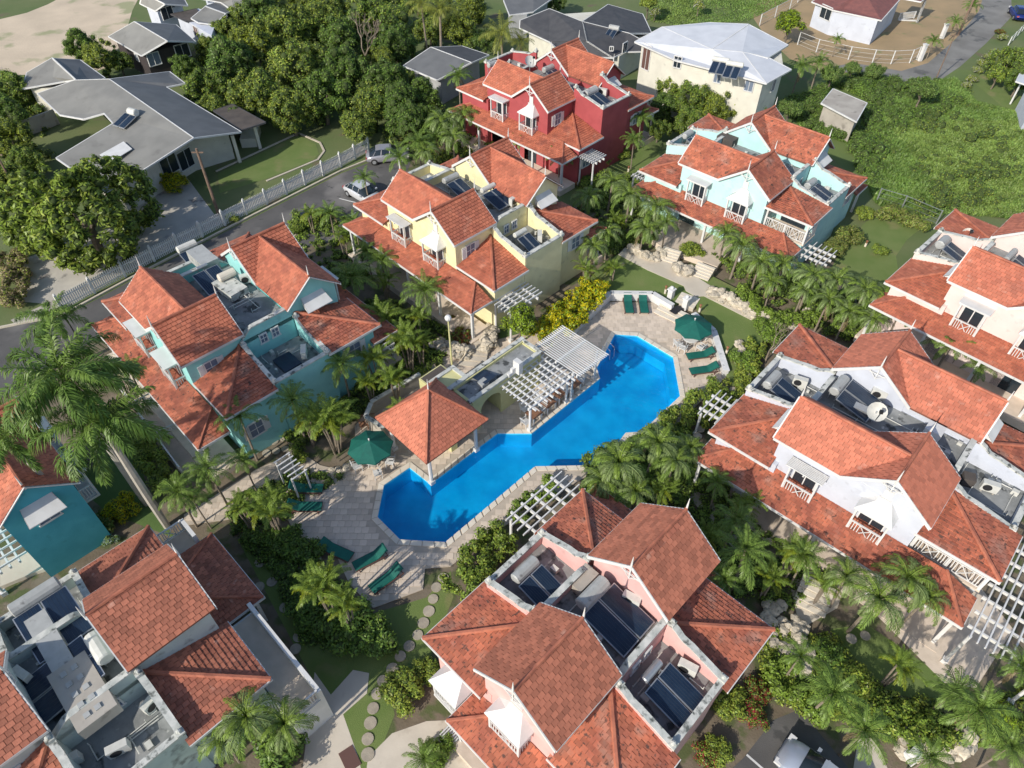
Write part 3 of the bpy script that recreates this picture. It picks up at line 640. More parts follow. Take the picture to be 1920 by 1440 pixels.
r = G(1128,662,0); b = MB()
for s in (0,.5):
    p = r+Vector((s*.7,s*.7,0)); b.tube([p,p+Vector((0,0,.7)),p+Vector((.2,-.2,.85)),p+Vector((.5,-.5,.7)),p+Vector((.55,-.55,-.3))],.025,6)
l = thing('pool_ladder','steel grab rails at the pool edge under the white pergola','ladder',data=b.mesh('pool_ladder','alu'))
# ------------------------------------------------------------------ pool house
FO = Vector((1.17,30.24,0)); FT = math.radians(45.3)
FE1 = Vector((math.cos(FT),math.sin(FT),0)); FE2 = Vector((math.sin(FT),-math.cos(FT),0))
def framed(o): o.location = FO; o.rotation_euler = (0,0,FT); return o      # local x along the pool, local y = minus the pool direction
ph = framed(thing('pool_house','low flat roofed yellow pool house between the tiled hut and white pergola','building'))
def X(a,b,z): return (a,-b,z)
b = MB()
def ybox(mb,a0,a1,b0,b1,z0,z1): mb.box((a0,-b1,z0),(a1,-b0,z1))
ybox(b,-2.9,3.5,-4.2,-3.95,-.1,3.15); ybox(b,3.3,3.5,-3.95,-2.4,-.1,3.05); ybox(b,-2.9,-2.7,-3.95,-2.5,-.1,3.0)
ybox(b,-3.5,-1.6,-5.5,-4.21,-.1,3.1); ybox(b,-.1,3.29,-3.9,-2.7,-.1,2.8)
# arcade wall with an arch
arc = [(-2.69,0),(-2.0,0),(-2.0,1.6)]+[(-1.1-.9*math.cos(t),1.6+.75*math.sin(t)) for t in [math.pi*k/10 for k in range(1,10)]]+[(-.2,1.6),(-.2,0),(3.3,0)]
arc2 = arc+[(3.3,2.99),(-2.69,2.99)]
cols = [(-2.69,-2.0,None)]; b.prism([X(-2.69,-2.45,0),X(-2.0,-2.45,0),X(-2.0,-2.45,2.99),X(-2.69,-2.45,2.99)],(0,.2,0))
pts = [(-2.0,1.6)]+arc[3:12]+[(-.2,1.6)]
for i in range(len(pts)-1):
    b.prism([X(pts[i][0],-2.45,pts[i][1]),X(pts[i+1][0],-2.45,pts[i+1][1]),X(pts[i+1][0],-2.45,2.99),X(pts[i][0],-2.45,2.99)],(0,.2,0))
b.prism([X(-.2,-2.45,0),X(3.3,-2.45,0),X(3.3,-2.45,2.99),X(-.2,-2.45,2.99)],(0,.2,0))
b.build('wall','w_pool',ph)
b = MB(); ybox(b,-2.85,3.45,-4.0,-2.5,2.86,2.95); ybox(b,-3.45,-1.65,-5.45,-4.0,2.86,2.94); b.build('flat_roof','deckroof',ph)
b = MB(); ybox(b,-3.55,3.6,-4.3,-4.02,3.15,3.27); ybox(b,-2.95,3.6,-2.66,-2.38,3.0,3.14); ybox(b,3.38,3.6,-4.02,-2.66,3.06,3.2); ybox(b,-3.6,-3.3,-5.6,-4.3,3.1,3.22); ybox(b,-3.3,-1.5,-5.6,-5.35,3.1,3.22); ybox(b,-1.78,-1.5,-5.35,-4.31,3.1,3.22); b.build('coping','coping',ph)
b = MB(); ybox(b,1.0,1.35,-2.55,-2.0,2.99,4.0); ybox(b,.7,1.0,-2.5,-2.3,2.99,3.5); ybox(b,.4,.7,-2.5,-2.3,2.99,3.25); b.build('chimney','white',ph)
b = MB(); ybox(b,-3.55,-1.65,-6.7,-5.62,-.1,2.6); b.build('store_room','w_pool',ph)
b = MB(); ybox(b,-3.45,-1.75,-6.6,-5.7,2.601,2.63); b.build('flat_roof','rooftar',ph)
b = MB(); ybox(b,-1.5,-.9,-3.3,-2.8,2.96,3.3); ph2 = framed(thing('roof_box','grey box unit on the pool house roof beside the blue panel','roof unit',data=b.mesh('roof_box','tank')))
b = MB(); b.prism([X(-1.3,-3.95,3.02),X(-.3,-3.95,3.02),X(-.3,-2.75,3.3),X(-1.3,-2.75,3.3)][::-1],(0,0,.06)); framed(thing('solar_heater','small blue solar collector lying on the pool house roof','solar heater',data=b.mesh('solar_heater','panel')))
# hut with a pyramid roof
hb = Vector((-4.9,28.6,0)); hut = thing('tiled_hut','open poolside hut with a four sided terracotta pyramid roof','hut',hb,math.radians(-45.6))
e = 2.42; zE = 3.0; zA = 5.55
cn = [(-e,-e,zE),(e,-e,zE),(e,e,zE),(-e,e,zE)]
hbud = [280,_tilemesh('tile_fade')]
for i in range(4): slope(hut,[[cn[i],cn[(i+1)%4],(0,0,zA)]],'tile_fade',budget=hbud)
for c_ in cn: caps(hut,(c_[0],c_[1],c_[2]+.05),(0,0,zA+.05),m='cap',r=.09)
finial(hut,(0,0,zA+.1))
for sx,sy in ((-1,-1),(1,-1),(1,1),(-1,1)):
    b = MB(); b.tube([(sx*1.85,sy*1.85,0),(sx*1.85,sy*1.85,2.95)],.12,8); b.box((sx*1.85-.17,sy*1.85-.17,0),(sx*1.85+.17,sy*1.85+.17,.3)); b.build('column','white',hut)
b = MB(); b.box((-1.95,.6,0),(.9,1.1,1.05)); b.box((-2.0,.5,1.05),(1.0,1.2,1.12)); b.build('bar_counter','w_pool',hut)
def wallrun(name,label,px,z0,h,th,m,cat='wall',cap=None,ztop=False):
    P = [Vector((*p,0)) for p in gpts(px, z0+h if ztop else z0)]; root = thing(name,label,cat); b = MB(); c = MB()
    for i in range(len(P)-1):
        b.bar(P[i]+Vector((0,0,z0+h/2)),P[i+1]+Vector((0,0,z0+h/2)),th,h)
        if cap: c.bar(P[i]+Vector((0,0,z0+h+.04)),P[i+1]+Vector((0,0,z0+h+.04)),th+.1,.08)
    b.build('wall',m,root)
    if cap: c.build('coping',cap,root)
    return root
wallrun('retaining_wall','white rendered wall behind the two green loungers at the top of the pool deck',[(1068,622),(1144,549),(1224,550),(1262,573)],-.05,.7,.3,'white',cap='white',ztop=True)
wallrun('retaining_wall','pale low wall beside the right hand loungers and lawn',[(1300,588),(1338,620),(1362,696)],-.05,.62,.35,'white',cap='trim',ztop=True)
wallrun('hut_wall','grey wall behind the hut leading to the green umbrella',[(700,775),(690,800),(724,822)],0,1.0,.2,'concrete',cap='coping')
wallrun('hut_wall','grey sloping wall running up from the hut to the pool house',[(700,775),(790,722)],0,1.1,.2,'concrete',cap='coping')
for p,l in (((1256,562),'left white gate pillar at the top of the pool steps'),((1284,579),'right white gate pillar at the top of the pool steps')):
    b = MB(); b.box((-.2,-.2,0),(.2,.2,1.0)); b.box((-.26,-.26,1.0),(.26,.26,1.1)); b.sphere((0,0,1.2),.14); thing('gate_pillar',l,'pillar',G(*p,.1),math.radians(45),data=b.mesh('gate_pillar','white'))
def stairs(name,label,p0,p1,width,z0,z1,n,m='pathm',nose='poolrim',zb=-.1):
    """p0 foot, p1 head (photo pixels at z0 and z1); every step a part"""
    A = G(*p0,z0); B = G(*p1,z1); d = Vector((B.x-A.x,B.y-A.y,0)); L = d.length; root = thing(name,label,'steps',(A.x,A.y,0),math.atan2(d.y,d.x))
    for i in range(n):
        zz = z0+(z1-z0)*(i+1)/n; b = MB(); b.box((L*i/n,-width/2,zb),(L*(i+1)/n-.003 if i < n-1 else L,width/2,zz-.03)); s = b.build('step',m,root)
        b = MB(); b.box((L*i/n-.03,-width/2-.02,zz-.029),(L*(i+1)/n-.034,width/2+.02,zz)); b.build('tread',nose,s)
    return root
stairs('stone_steps','pale steps from the pool deck up to the white gate pillars',(1251,599),(1268,577),2.4,0,.36,3)
stairs('stone_steps','pale steps between the gate pillars and the curving path',(1283,572),(1296,553),1.5,.3,.36,3)
stairs('stone_steps','left flight of pale steps up to the mint villa terrace',(1250,491),(1262,466),1.5,.33,.9,5)
stairs('stone_steps','right flight of pale steps up to the mint villa terrace',(1311,521),(1326,496),1.5,.33,.9,5)
stairs('stone_steps','shaded grey steps behind the pool house climbing towards the yellow villa',(884,688),(898,625),1.9,0,.5,6,'pathm','pathm')
stairs('stone_steps','pale steps between two white posts below the white villa',(1515,1145),(1537,1090),1.7,-.04,.6,5)
stairs('stone_steps','small steps with round stones beside the mint villa palms',(1518,590),(1522,578),1.2,.2,.5,3)
# ------------------------------------------------------------------ pergolas
def pergola(name,label,ox,rot,L,Wd,z,nsl,beams,posts,slw=.09,slat_along='y',over=.25):
    """local box L x Wd; slats run across Wd (y) and are spaced along L"""
    root = thing(name,label,'pergola',(ox[0],ox[1],0),rot)
    for y in beams:
        b = MB(); b.box((-over,y-.05,z-.18),(L+over,y+.05,z-.002)); b.build('beam','white',root)
    b0 = MB(); b0.box((-slw/2,-over,0),(slw/2,Wd+over,.12)); me = b0.mesh('slat','white')
    for i in range(nsl): s = link('slat',me,root); s.location = (L*i/max(1,nsl-1),0,z)
    for x,y in posts:
        b = MB(); b.tube([(x,y,-.05),(x,y,z-.18)],.085,8); b.box((x-.14,y-.14,-.05),(x+.14,y+.14,.25)); b.build('post','white',root)
    return root
def FP(a,b_): return FO+FE1*a+FE2*b_
o = FP(4.0,.72)
pg = pergola('pergola','tall white slatted pergola at the top end beside the pool',o,FT,2.5,4.0,2.85,1,[.15,2.0,3.85],[(-.1,.6),(2.6,.8)])
for c_ in [c for c in pg.children if c.name.startswith('slat')]: bpy.data.objects.remove(c_)
b0 = MB(); b0.box((-.3,-.065,0),(3.0,.065,.05)); 
# slats of the tall pergola lie across the pool direction
b0 = MB(); b0.box((-.03,-.1,0),(.03,4.1,.045)); me = b0.mesh('slat','white')
for i in range(17): s = link('slat',me,pg); s.location = (-.15+i*.178,0,2.853)
o = FP(-.1,.35)
pg2 = pergola('pergola','lower white pergola of crossed slats over the poolside tables',o,FT,3.7,2.85,2.45,8,[.0,.0001],[(.1,.35),(3.6,.33)])
for c_ in [c for c in pg2.children if c.name.startswith('beam')]: bpy.data.objects.remove(c_)
for k in range(9):
    b = MB(); b.box((-.3,.05+k*.34,2.572),(4.0,.11+k*.34,2.62)); b.build('batten','white',pg2)
b = MB(); b.box((-.2,.2,2.25),(3.9,.3,2.448)); b.build('beam','white',pg2)
def vloc(n,u,v):
    X_,Y_,a,z_ = VP[n]; a = math.radians(a); return (X_+u*math.cos(a)-v*math.sin(a), Y_+u*math.sin(a)+v*math.cos(a))
def vperg(n,label,u,v,L,Wd,z,ns,nb=3,dr=0):
    bs = [Wd*(i+.5)/nb for i in range(nb)]
    return pergola('pergola',label,vloc(n,u,v),math.radians(VP[n][2])+dr,L,Wd,z+VP[n][3],ns,bs,[(0.05,.1),(L-.05,.1)],.07)
vperg('pink','small white pergola at the upper left corner of the pink villa',-8.05,2.3,1.75,4.1,2.5,5,5)
vperg('yellow','small white pergola on the right corner of the yellow villa',7.5,-5.0,1.7,3.0,2.4,6,4)
vperg('mint','small white pergola at the lower right corner of the mint villa',7.6,-5.4,2.1,2.3,2.3,6,3)
vperg('mint','small white pergola at the left end of the mint villa',-9.2,-4.5,1.3,2.2,2.3,5,3)
vperg('red','small white pergola beside the white door of the red villa',7.6,-4.8,1.6,1.6,2.5,7,3)
vperg('white','wide white pergola over the terrace right of the white villa',8.1,-7.8,3.2,7.0,3.2,10,7)
vperg('white','small white pergola at the upper left corner of the white villa',-9.4,-3.6,1.6,2.2,2.4,5,3)
vperg('teal2','white pergola beside the dark teal villa at the left edge',-1.2,-.4,4.4,1.9,2.5,9,4)
vperg('yellow','narrow white pergola behind the pool house parapet',3.8,-14.2,2.4,1.2,2.2,7,2,.0)
P_ = [Vector((*p,0)) for p in gpts([(203,700),(345,893)])]; t_ = thing('terrace_railing','long white railing along the outer edge of the teal villa terrace','railing'); b = MB(); rail(b,P_[0],P_[1],0,.95); b.build('rail','white',t_)
for a_,b_ in (((203,702),(245,690)),((262,770),(310,745)),((298,830),(345,808))):
    P_ = [Vector((*p,0)) for p in gpts([a_,b_])]; b = MB(); rail(b,P_[0],P_[1],0,.95); b.build('rail','white',t_)
# ------------------------------------------------------------------ corner villa back terraces
for u0,u1 in ((-5.6,-4.15),(1.25,7.3)):
    b = MB(); b.box((u0,5.45,-.5),(u1,6.95,2.5)); b.box((u0,6.95,-.5),(u1,7.15,3.35)); b.build('terrace_wall','white',bl)
    b = MB(); b.box((u0+.12,5.5,2.501),(u1-.1,6.94,2.53)); b.build('terrace_floor','paver',bl)
for u in (7.2,-5.5): b = MB(); rail(b,(u,5.5),(u,6.95),2.5,.9); b.build('terrace_rail','white',bl)
# ------------------------------------------------------------------ neighbouring houses
def hplane(name,label,roofs,walls,wins=(),cat='house',extra=None):
    """roofs: (material, [(px,py,z)..]); walls: (material, [(px,py)..], z top, inset); wins: (wall edge index pair in world, px rect, glass)"""
    root = thing(name,label,cat)
    for m,pts in roofs:
        P = [G(*p) for p in pts]; b = MB()
        nv = Vector((0,0,0))
        for i in range(len(P)): nv += (P[i-1]).cross(P[i])
        if nv.z < 0: P = P[::-1]
        b.prism([p-Vector((0,0,.1)) for p in P],(0,0,.1)); r = b.build('roof',m,root)
        f = MB()
        for i in range(len(P)):
            a_,c_ = P[i],P[(i+1)%len(P)]
            if (a_-c_).length > .5: f.bar(a_+Vector((0,0,-.06)),c_+Vector((0,0,-.06)),.1,.15)
        f.build('fascia','white' if m != 'rooftar' else 'roofdark',r)
    W = []
    for m,px,zt,ins in walls:
        P = [tuple(G(x,y,zt))[:2] for x,y in px]
        if area2(P) < 0: P = P[::-1]
        P = offset(P,-ins); b = MB(); b.prism([(x,y,-.3) for x,y in P],(0,0,zt+.28)); b.build('wall',m,root); W.append(P)
    for wi,ei,rc,gl in wins:
        P = W[wi]; best = None
        # the wall edge facing the camera nearest to the wanted pixel
        cx,cy = (rc[0]+rc[2])/2,(rc[1]+rc[3])/2
        for i in range(len(P)):
            a_,c_ = Vector((*P[i],0)),Vector((*P[(i+1)%len(P)],0)); nrm = Vector(((c_-a_).y,-(c_-a_).x,0)).normalized()
            o_ = Vector((0,0,H)); d_ = G(cx,cy,0)-o_
            if d_.dot(nrm) >= 0: continue
            t = (a_-o_).dot(nrm)/d_.dot(nrm); h_ = o_+d_*t; s_ = (h_-a_).dot((c_-a_).normalized())
            if -.2 < s_ < (c_-a_).length+.2 and -.2 < h_.z < 8 and (best is None or t < best[0]): best = (t,a_,(c_-a_).normalized(),nrm,h_)
        if not best: continue
        t,a_,e_,nrm,h_ = best; sc = FPX/ (h_-Vector((0,0,H))).dot(_fw)
        ww = (rc[2]-rc[0])/sc/max(.35,abs(e_.x)); hh = (rc[3]-rc[1])/sc/.75
        fr = MB(); A=h_+nrm*.05
        def R4(w_,h2,dd): return [A-e_*w_/2-Vector((0,0,h2/2))+nrm*dd, A+e_*w_/2-Vector((0,0,h2/2))+nrm*dd, A+e_*w_/2+Vector((0,0,h2/2))+nrm*dd, A-e_*w_/2+Vector((0,0,h2/2))+nrm*dd]
        for q in ((-1,0),(1,0)): fr.bar(A+e_*q[0]*ww/2-Vector((0,0,hh/2)),A+e_*q[0]*ww/2+Vector((0,0,hh/2)),.09)
        for q in (-1,1): fr.bar(A-e_*ww/2+Vector((0,0,q*hh/2)),A+e_*ww/2+Vector((0,0,q*hh/2)),.09)
        fr.bar(A-Vector((0,0,hh/2)),A+Vector((0,0,hh/2)),.05)
        f = fr.build('window','white',root); g_ = MB(); g_.prism(R4(ww,hh,-.03),nrm*.02); g_.build('pane',gl,f)
    return root
hplane('grey_roof_bungalow','long bungalow with a wide grey metal roof and small lawn beside the picket fence',
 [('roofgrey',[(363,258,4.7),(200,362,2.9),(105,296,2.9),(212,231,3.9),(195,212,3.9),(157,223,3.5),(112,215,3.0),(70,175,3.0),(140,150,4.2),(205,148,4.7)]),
  ('roofgrey2',[(363,258.5,4.68),(452,247,3.2),(312,163,3.2),(347,156,3.1),(318,134,3.1),(205,148,4.68)]),  # right slope: its shade is put into the darker grey
  ('rooftar',[(400,207,2.9),(436,195,2.9),(498,229,2.9),(451,244,2.9)])],
 [('w_beige',[(355,270),(215,352),(125,300),(225,235),(215,160),(300,165),(440,245)],2.9,.5),('w_beige',[(452,243),(488,230),(480,260),(447,262)],.9,.1)],
 [(0,0,(340,284,357,311),'glass'),(0,0,(308,296,326,322),'glass')])
for px_,py_,pw_ in ((488,264,'at the far right end'),(434,268,'under the right roof edge'),(450,290,'nearest the small lawn'),(410,285,'beside the glass door')):
    b = MB(); b.box((-.15,-.15,0),(.15,.15,2.85)); thing('porch_post','pale square post of the bungalow porch '+pw_,'post',G(px_,py_+14,0),.5,group='bungalow porch posts',data=b.mesh('porch_post','w_beige'))
def px_quad(name,label,cat,pts,m,th=.05):
    P = [G(*p) for p in pts]; c_ = sum(P,Vector())/len(P); b = MB(); b.prism([p-c_ for p in P],(0,0,th)); return thing(name,label,cat,c_,data=b.mesh(name,m))
px_quad('skylight','white rectangular panel lying on the bungalow grey roof','roof panel',[(187,291,3.75),(232,266,3.9),(248,280,3.9),(205,306,3.7)],'white')
hplane('grey_roof_house','grey gabled house on the edge of the sand lot behind the bungalow',
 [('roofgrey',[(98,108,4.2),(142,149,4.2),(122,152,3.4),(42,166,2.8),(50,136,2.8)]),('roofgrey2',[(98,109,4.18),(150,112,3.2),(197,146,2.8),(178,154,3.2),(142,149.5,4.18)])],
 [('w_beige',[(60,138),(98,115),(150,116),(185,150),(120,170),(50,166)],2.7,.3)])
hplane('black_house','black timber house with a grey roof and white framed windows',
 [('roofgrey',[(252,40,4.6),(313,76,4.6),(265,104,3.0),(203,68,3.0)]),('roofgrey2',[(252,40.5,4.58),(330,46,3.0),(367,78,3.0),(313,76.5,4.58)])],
 [('w_dark',[(208,70),(252,46),(326,50),(360,79),(268,104)],2.95,.35)],
 [(0,0,(280,102,297,119),'glassb'),(0,0,(332,86,352,104),'glass'),(0,0,(253,102,262,112),'glassb')])
b = MB(); b.box((-.75,-.05,0),(.75,.05,2.0)); thing('white_door','white door and side panel of the black house','door',G(318,128,.1),.55,data=b.mesh('white_door','white'))
hplane('white_house','white walled house with pale grey roof at the top left edge',
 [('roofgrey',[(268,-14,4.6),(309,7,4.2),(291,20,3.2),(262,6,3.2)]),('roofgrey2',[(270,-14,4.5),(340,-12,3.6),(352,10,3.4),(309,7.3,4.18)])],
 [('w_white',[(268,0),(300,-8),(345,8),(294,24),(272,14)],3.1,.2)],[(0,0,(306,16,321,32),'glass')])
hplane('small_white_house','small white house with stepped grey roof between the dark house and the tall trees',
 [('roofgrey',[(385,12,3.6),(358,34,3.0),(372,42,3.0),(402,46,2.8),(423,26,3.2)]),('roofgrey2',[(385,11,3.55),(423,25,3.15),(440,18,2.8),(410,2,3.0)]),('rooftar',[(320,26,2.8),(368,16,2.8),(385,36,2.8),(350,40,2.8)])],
 [('w_white',[(328,30),(352,42),(398,70),(405,50),(425,30),(372,14)],2.7,.2)],[(0,0,(330,38,338,48),'glass'),(0,0,(362,52,375,66),'brown')])
hplane('far_roof_house','grey roofed house at the very top edge beside the tall trees',
 [('roofgrey',[(372,-4,3.6),(430,-16,4.2),(462,2,3.6),(440,22,3.0),(414,4,3.2)])],[('w_white',[(378,0),(430,-10),(455,6),(440,20)],3,.3)])
hplane('small_grey_house','small house with a blue grey gabled roof among the trees behind the yellow villa',
 [('roofgrey2',[(808,88,4.0),(756,123,3.0),(820,150,3.0),(884,117,3.9)]),('roofdark',[(808,88.5,3.98),(866,86,3.0),(917,103,3.0),(884,117.5,3.88)])],  # right slope in roofdark: its shade is put into the colour
 [('w_grey',[(770,124),(812,98),(866,95),(905,106),(826,150)],2.9,.3)])
hplane('dark_roof_house','wide house with charcoal hipped roofs behind the red villa',
 [('roofdark',[(1092,40,4.4),(1180,62,3.9),(1240,95,2.9),(1172,97,2.9),(1150,108,2.9),(1100,76,4.2)]),
  ('roofdark',[(975,38,3.4),(1030,16,4.2),(1092,40,4.4),(1100,76,4.2),(1150,108,2.9),(1060,104,2.9),(1030,78,2.9),(974,52,2.9)]),
  ('roofdark',[(1092,40,4.38),(1140,8,4.0),(1205,26,2.9),(1222,62,2.9),(1180,62.5,3.88)])],
 [('w_beige',[(985,50),(1035,25),(1140,18),(1200,32),(1228,70),(1165,108),(1070,104)],2.85,.4)],
 [(0,0,(1166,82,1176,95),'glass'),(0,0,(1143,88,1150,94),'glass')])
hplane('blue_roof_shed','blue and grey metal roofed house cut by the top edge above the charcoal roof',
 [('roofgrey2',[(944,0,3.4),(1000,-20,3.8),(1040,-6,3),(1000,22,2.9),(955,28,2.9)])],[('w_grey',[(950,4),(1000,-10),(1030,0),(990,28),(955,30)],2.8,.2)])
hplane('two_storey_white_house','two storey white house with pale metal roof and two solar heaters',
 [('roofwhite',[(1242,50,6.8),(1190,78,6.0),(1268,113,6.0),(1437,156,6.0),(1392,97,7.0),(1335,92,7.0)]),
  ('roofwhite',[(1392,97.4,6.98),(1437,156.4,5.98),(1484,130,6.0),(1436,105,6.6)]),
  ('roofwhite',[(1242,50.4,6.78),(1335,92,6.98),(1404,45,7.6),(1330,42,7.0)]),
  ('roofwhite',[(1335,92.4,6.96),(1392,97,6.96),(1440,108,6.6),(1478,84,6.2),(1404,45.4,7.55)])],
 [('w_beige',[(1196,80),(1245,56),(1330,50),(1404,52),(1470,88),(1476,130),(1435,154),(1270,114)],6.0,.35)],
 [(0,0,(1206,90,1218,124),'brown'),(0,0,(1264,108,1277,124),'glass'),(0,0,(1340,134,1352,152),'glassb'),(0,0,(1398,150,1412,168),'glassb'),(0,0,(1446,150,1454,168),'glass'),(0,0,(1468,155,1476,170),'glass')])
hplane('concrete_shed','lone grey flat roofed shed standing in the green scrub',
 [('concrete',[(1562,166,2.6),(1540,193,2.6),(1606,228,2.6),(1626,193,2.6)])],[('concrete',[(1562,169),(1543,193),(1606,226),(1623,194)],2.5,.15)])
hplane('maroon_roof_house','white block house with a maroon hipped roof inside the dirt yard',
 [('roofmaroon',[(1522,3,3.0),(1563,19,3.0),(1653,38,3.0),(1690,-4,3.4),(1620,-20,4.6),(1560,-20,3.8)]),
  ('roofmaroon',[(1688,-4,3.0),(1727,3,3.0),(1745,-10,3.2),(1700,-20,3.4)])],
 [('w_white',[(1527,5),(1563,21),(1648,40),(1690,0),(1620,-20),(1540,-15)],2.9,.2)],
 [(0,0,(1543,15,1555,32),'glass')])
b = MB()
for k in range(3): b.box((-.12,-.12,0),(.12,.12,2.8))
thing('porch_column','white porch column of the maroon roofed house','column',G(1719,42,0),.3,data=b.mesh('porch_column','white'))
b = MB(); rail(b,(0,0),(2.3,.9),0,.9,False); b.box((0,-.2,0),(2.3,.0,.15)); thing('porch_rail','white block balustrade on the porch of the maroon roofed house','railing',G(1684,38,0),-.1,data=b.mesh('porch_rail','white'))
hplane('edge_house','corner of a white house with a blue grey awning at the right edge',
 [('roofwhite',[(1905,152,2.8),(1912,138,2.8),(1960,120,3.0),(1960,170,3.0)])],[('w_white',[(1925,160),(1960,140),(1980,200),(1935,200)],2.7,.1)])
b = MB(); b.tube([(0,0,0),(0,0,2.7)],.1,8); thing('awning_post','white post under the blue grey awning at the right edge','post',G(1894,195,0),data=b.mesh('awning_post','white'))
# ------------------------------------------------------------------ picket fence, other fences, poles
FL = [Vector((*p,0)) for p in gpts([(118,582),(290,490),(463,402),(640,313),(692,284)])]
fence = thing('picket_fence','long white picket fence running beside the road past the bungalow','fence')
pk = MB(); pk.add([(-.05,-.012,0),(.05,-.012,0),(.05,-.012,1.25),(0,-.012,1.36),(-.05,-.012,1.25),(-.05,.012,0),(.05,.012,0),(.05,.012,1.25),(0,.012,1.36),(-.05,.012,1.25)],
                   [(0,1,2,3,4),(9,8,7,6,5),(0,5,6,1),(1,6,7,2),(2,7,8,3),(3,8,9,4),(4,9,5,0)]); pkm = pk.mesh('picket','trim')
po = MB(); po.box((-.09,-.09,0),(.09,.09,1.5)); po.sphere((0,0,1.56),.08,6,4); pom = po.mesh('post','trim'); rl = MB(); cnt = 0; rest = MB()
for i in range(len(FL)-1):
    a,b_ = FL[i],FL[i+1]; d = b_-a; L = d.length; ang = math.atan2(d.y,d.x); npan = max(1,round(L/2.3))
    for k in range(npan+1 if i == len(FL)-2 else npan):
        o = link('post',pom,fence); o.location = a+d*(k/npan); o.rotation_euler = (0,0,ang)
    for z in (.35,1.05): rl.bar(a+Vector((0,0,z)),b_+Vector((0,0,z)),.04,.08)
    npk = int(L/.165)
    for k in range(npk):
        p = a+d*((k+.5)/npk)
        if cnt < 300 :
            cnt += 1; o = link('picket',pkm,fence); o.location = p+Vector((0,0,.04)); o.rotation_euler = (0,0,ang)
        else: rest.bar(p+Vector((0,0,.04)),p+Vector((0,0,1.36)),.1,.024,(d.x,d.y,0))
rl.build('rails','trim',fence)
if rest.v: rest.build('pickets','trim',fence,kind='stuff')
def wirefence(label,px,h,step,m='trim'):
    P = [Vector((*p,0)) for p in gpts(px)]; root = thing('wire_fence',label,'fence'); w_ = MB()
    for i in range(len(P)-1):
        d = P[i+1]-P[i]; n_ = max(1,round(d.length/step))
        for k in range(n_+1 if i == len(P)-2 else n_):
            b = MB(); q = P[i]+d*(k/n_); b.tube([q,q+Vector((0,0,h))],.06,6); b.build('post',m,root)
        for z in (h-.05,h*.66,h*.33,.1): w_.bar(P[i]+Vector((0,0,z)),P[i+1]+Vector((0,0,z)),.035 if z > h*.8 else .015)
    w_.build('wires',m,root); return root
wirefence('white posted wire fence curving round the front of the dirt yard',[(1495,84),(1530,98),(1590,112),(1635,118),(1670,120),(1705,118),(1718,112)],1.6,3.2)
wirefence('white posted fence along the back left side of the dirt yard',[(1424,48),(1480,18),(1510,-8)],1.5,3.5)
wirefence('thin grey wire fence between the cream villa and the scrub',[(1643,378),(1690,392),(1755,420)],1.4,2.5,'alu')
wirefence('grey rail fence beside the far road at the right edge',[(1890,85),(1925,50)],1.1,2.0)
for p,l,hh in (((1724,114),'right white gate pier of the dirt yard beside a small palm',1.9),((1765,72),'far white gate pier of the dirt yard',1.7)):
    b = MB(); b.box((-.2,-.2,0),(.2,.2,hh)); b.box((-.26,-.26,hh),(.26,.26,hh+.1)); thing('gate_pier',l,'pillar',G(*p),.3,data=b.mesh('gate_pier','white'))
def pole(label,px,h,lamp=False,r=.13):
    root = thing('utility_pole',label,'pole',G(*px)); b = MB(); b.tube([(0,0,-.2),(0,0,h)],[r*1.2,r*.8],8); b.build('pole','woodpole',root)
    b = MB(); b.bar((-.5,0,h-.35),(.5,0,h-.35),.09); b.build('crossarm','woodpole',root)
    if lamp:
        b = MB(); b.tube([(0,0,h-1.5),(-.8,-.3,h-.9),(-1.5,-.4,h-.8)],.04,6); b.box((-2.0,-.52,h-.86),(-1.45,-.3,h-.72)); b.build('lamp_arm','alu',root)
pole('brown wooden utility pole standing in front of the bungalow',(410,402),6.4)
pole('grey wooden pole with a street lamp arm beside the far road',(1797,65),6.0,True)
pole('thin wooden pole in the scrub left of the parked path',(45,382),5.2,False,.09)
pole('thin red brown pole at the bend of the far road',(1754,150),5.4,False,.06)
def bollard(label,px,z,h=.75):
    root = thing('garden_light',label,'garden light',G(*px,z)); b = MB(); b.tube([(0,0,0),(0,0,h*.55)],.09,8); b.build('base','poolrim',root)
    b = MB(); b.tube([(0,0,h*.55),(0,0,h*.85)],.06,8); b.sphere((0,0,h*.92),.12,8,4,.6); b.build('lamp_head','rust',root)
bollard('white garden light on the lawn above the two green loungers',(1247,550),.3); bollard('white garden light on the lawn beside the raised umbrella',(1311,585),.3); bollard('white garden light on the lawn right of the right hand loungers',(1361,664),.3)
bollard('white garden light on the grass right of the red villa',(1178,322),0,.6); bollard('small white garden light below the mint villa hedge',(1622,462),0,.6)
root = thing('street_lamp','slim black street lamp beside the road left of the teal villa','lamp',G(158,655)); b = MB(); b.tube([(0,0,0),(0,0,3.0)],[.07,.04],8); b.build('pole','black',root); b = MB(); b.sphere((0,0,3.15),.2,8,5); b.build('lamp_head','black',root)
root = thing('lamp_post','green lamp post with white globe behind the pool house','lamp',G(848,692)); b = MB(); b.tube([(0,0,0),(0,0,4.6)],[.08,.05],8); b.build('pole','w_pool',root); b = MB(); b.sphere((0,0,4.8),.24,8,6); b.build('lamp_head','white',root)
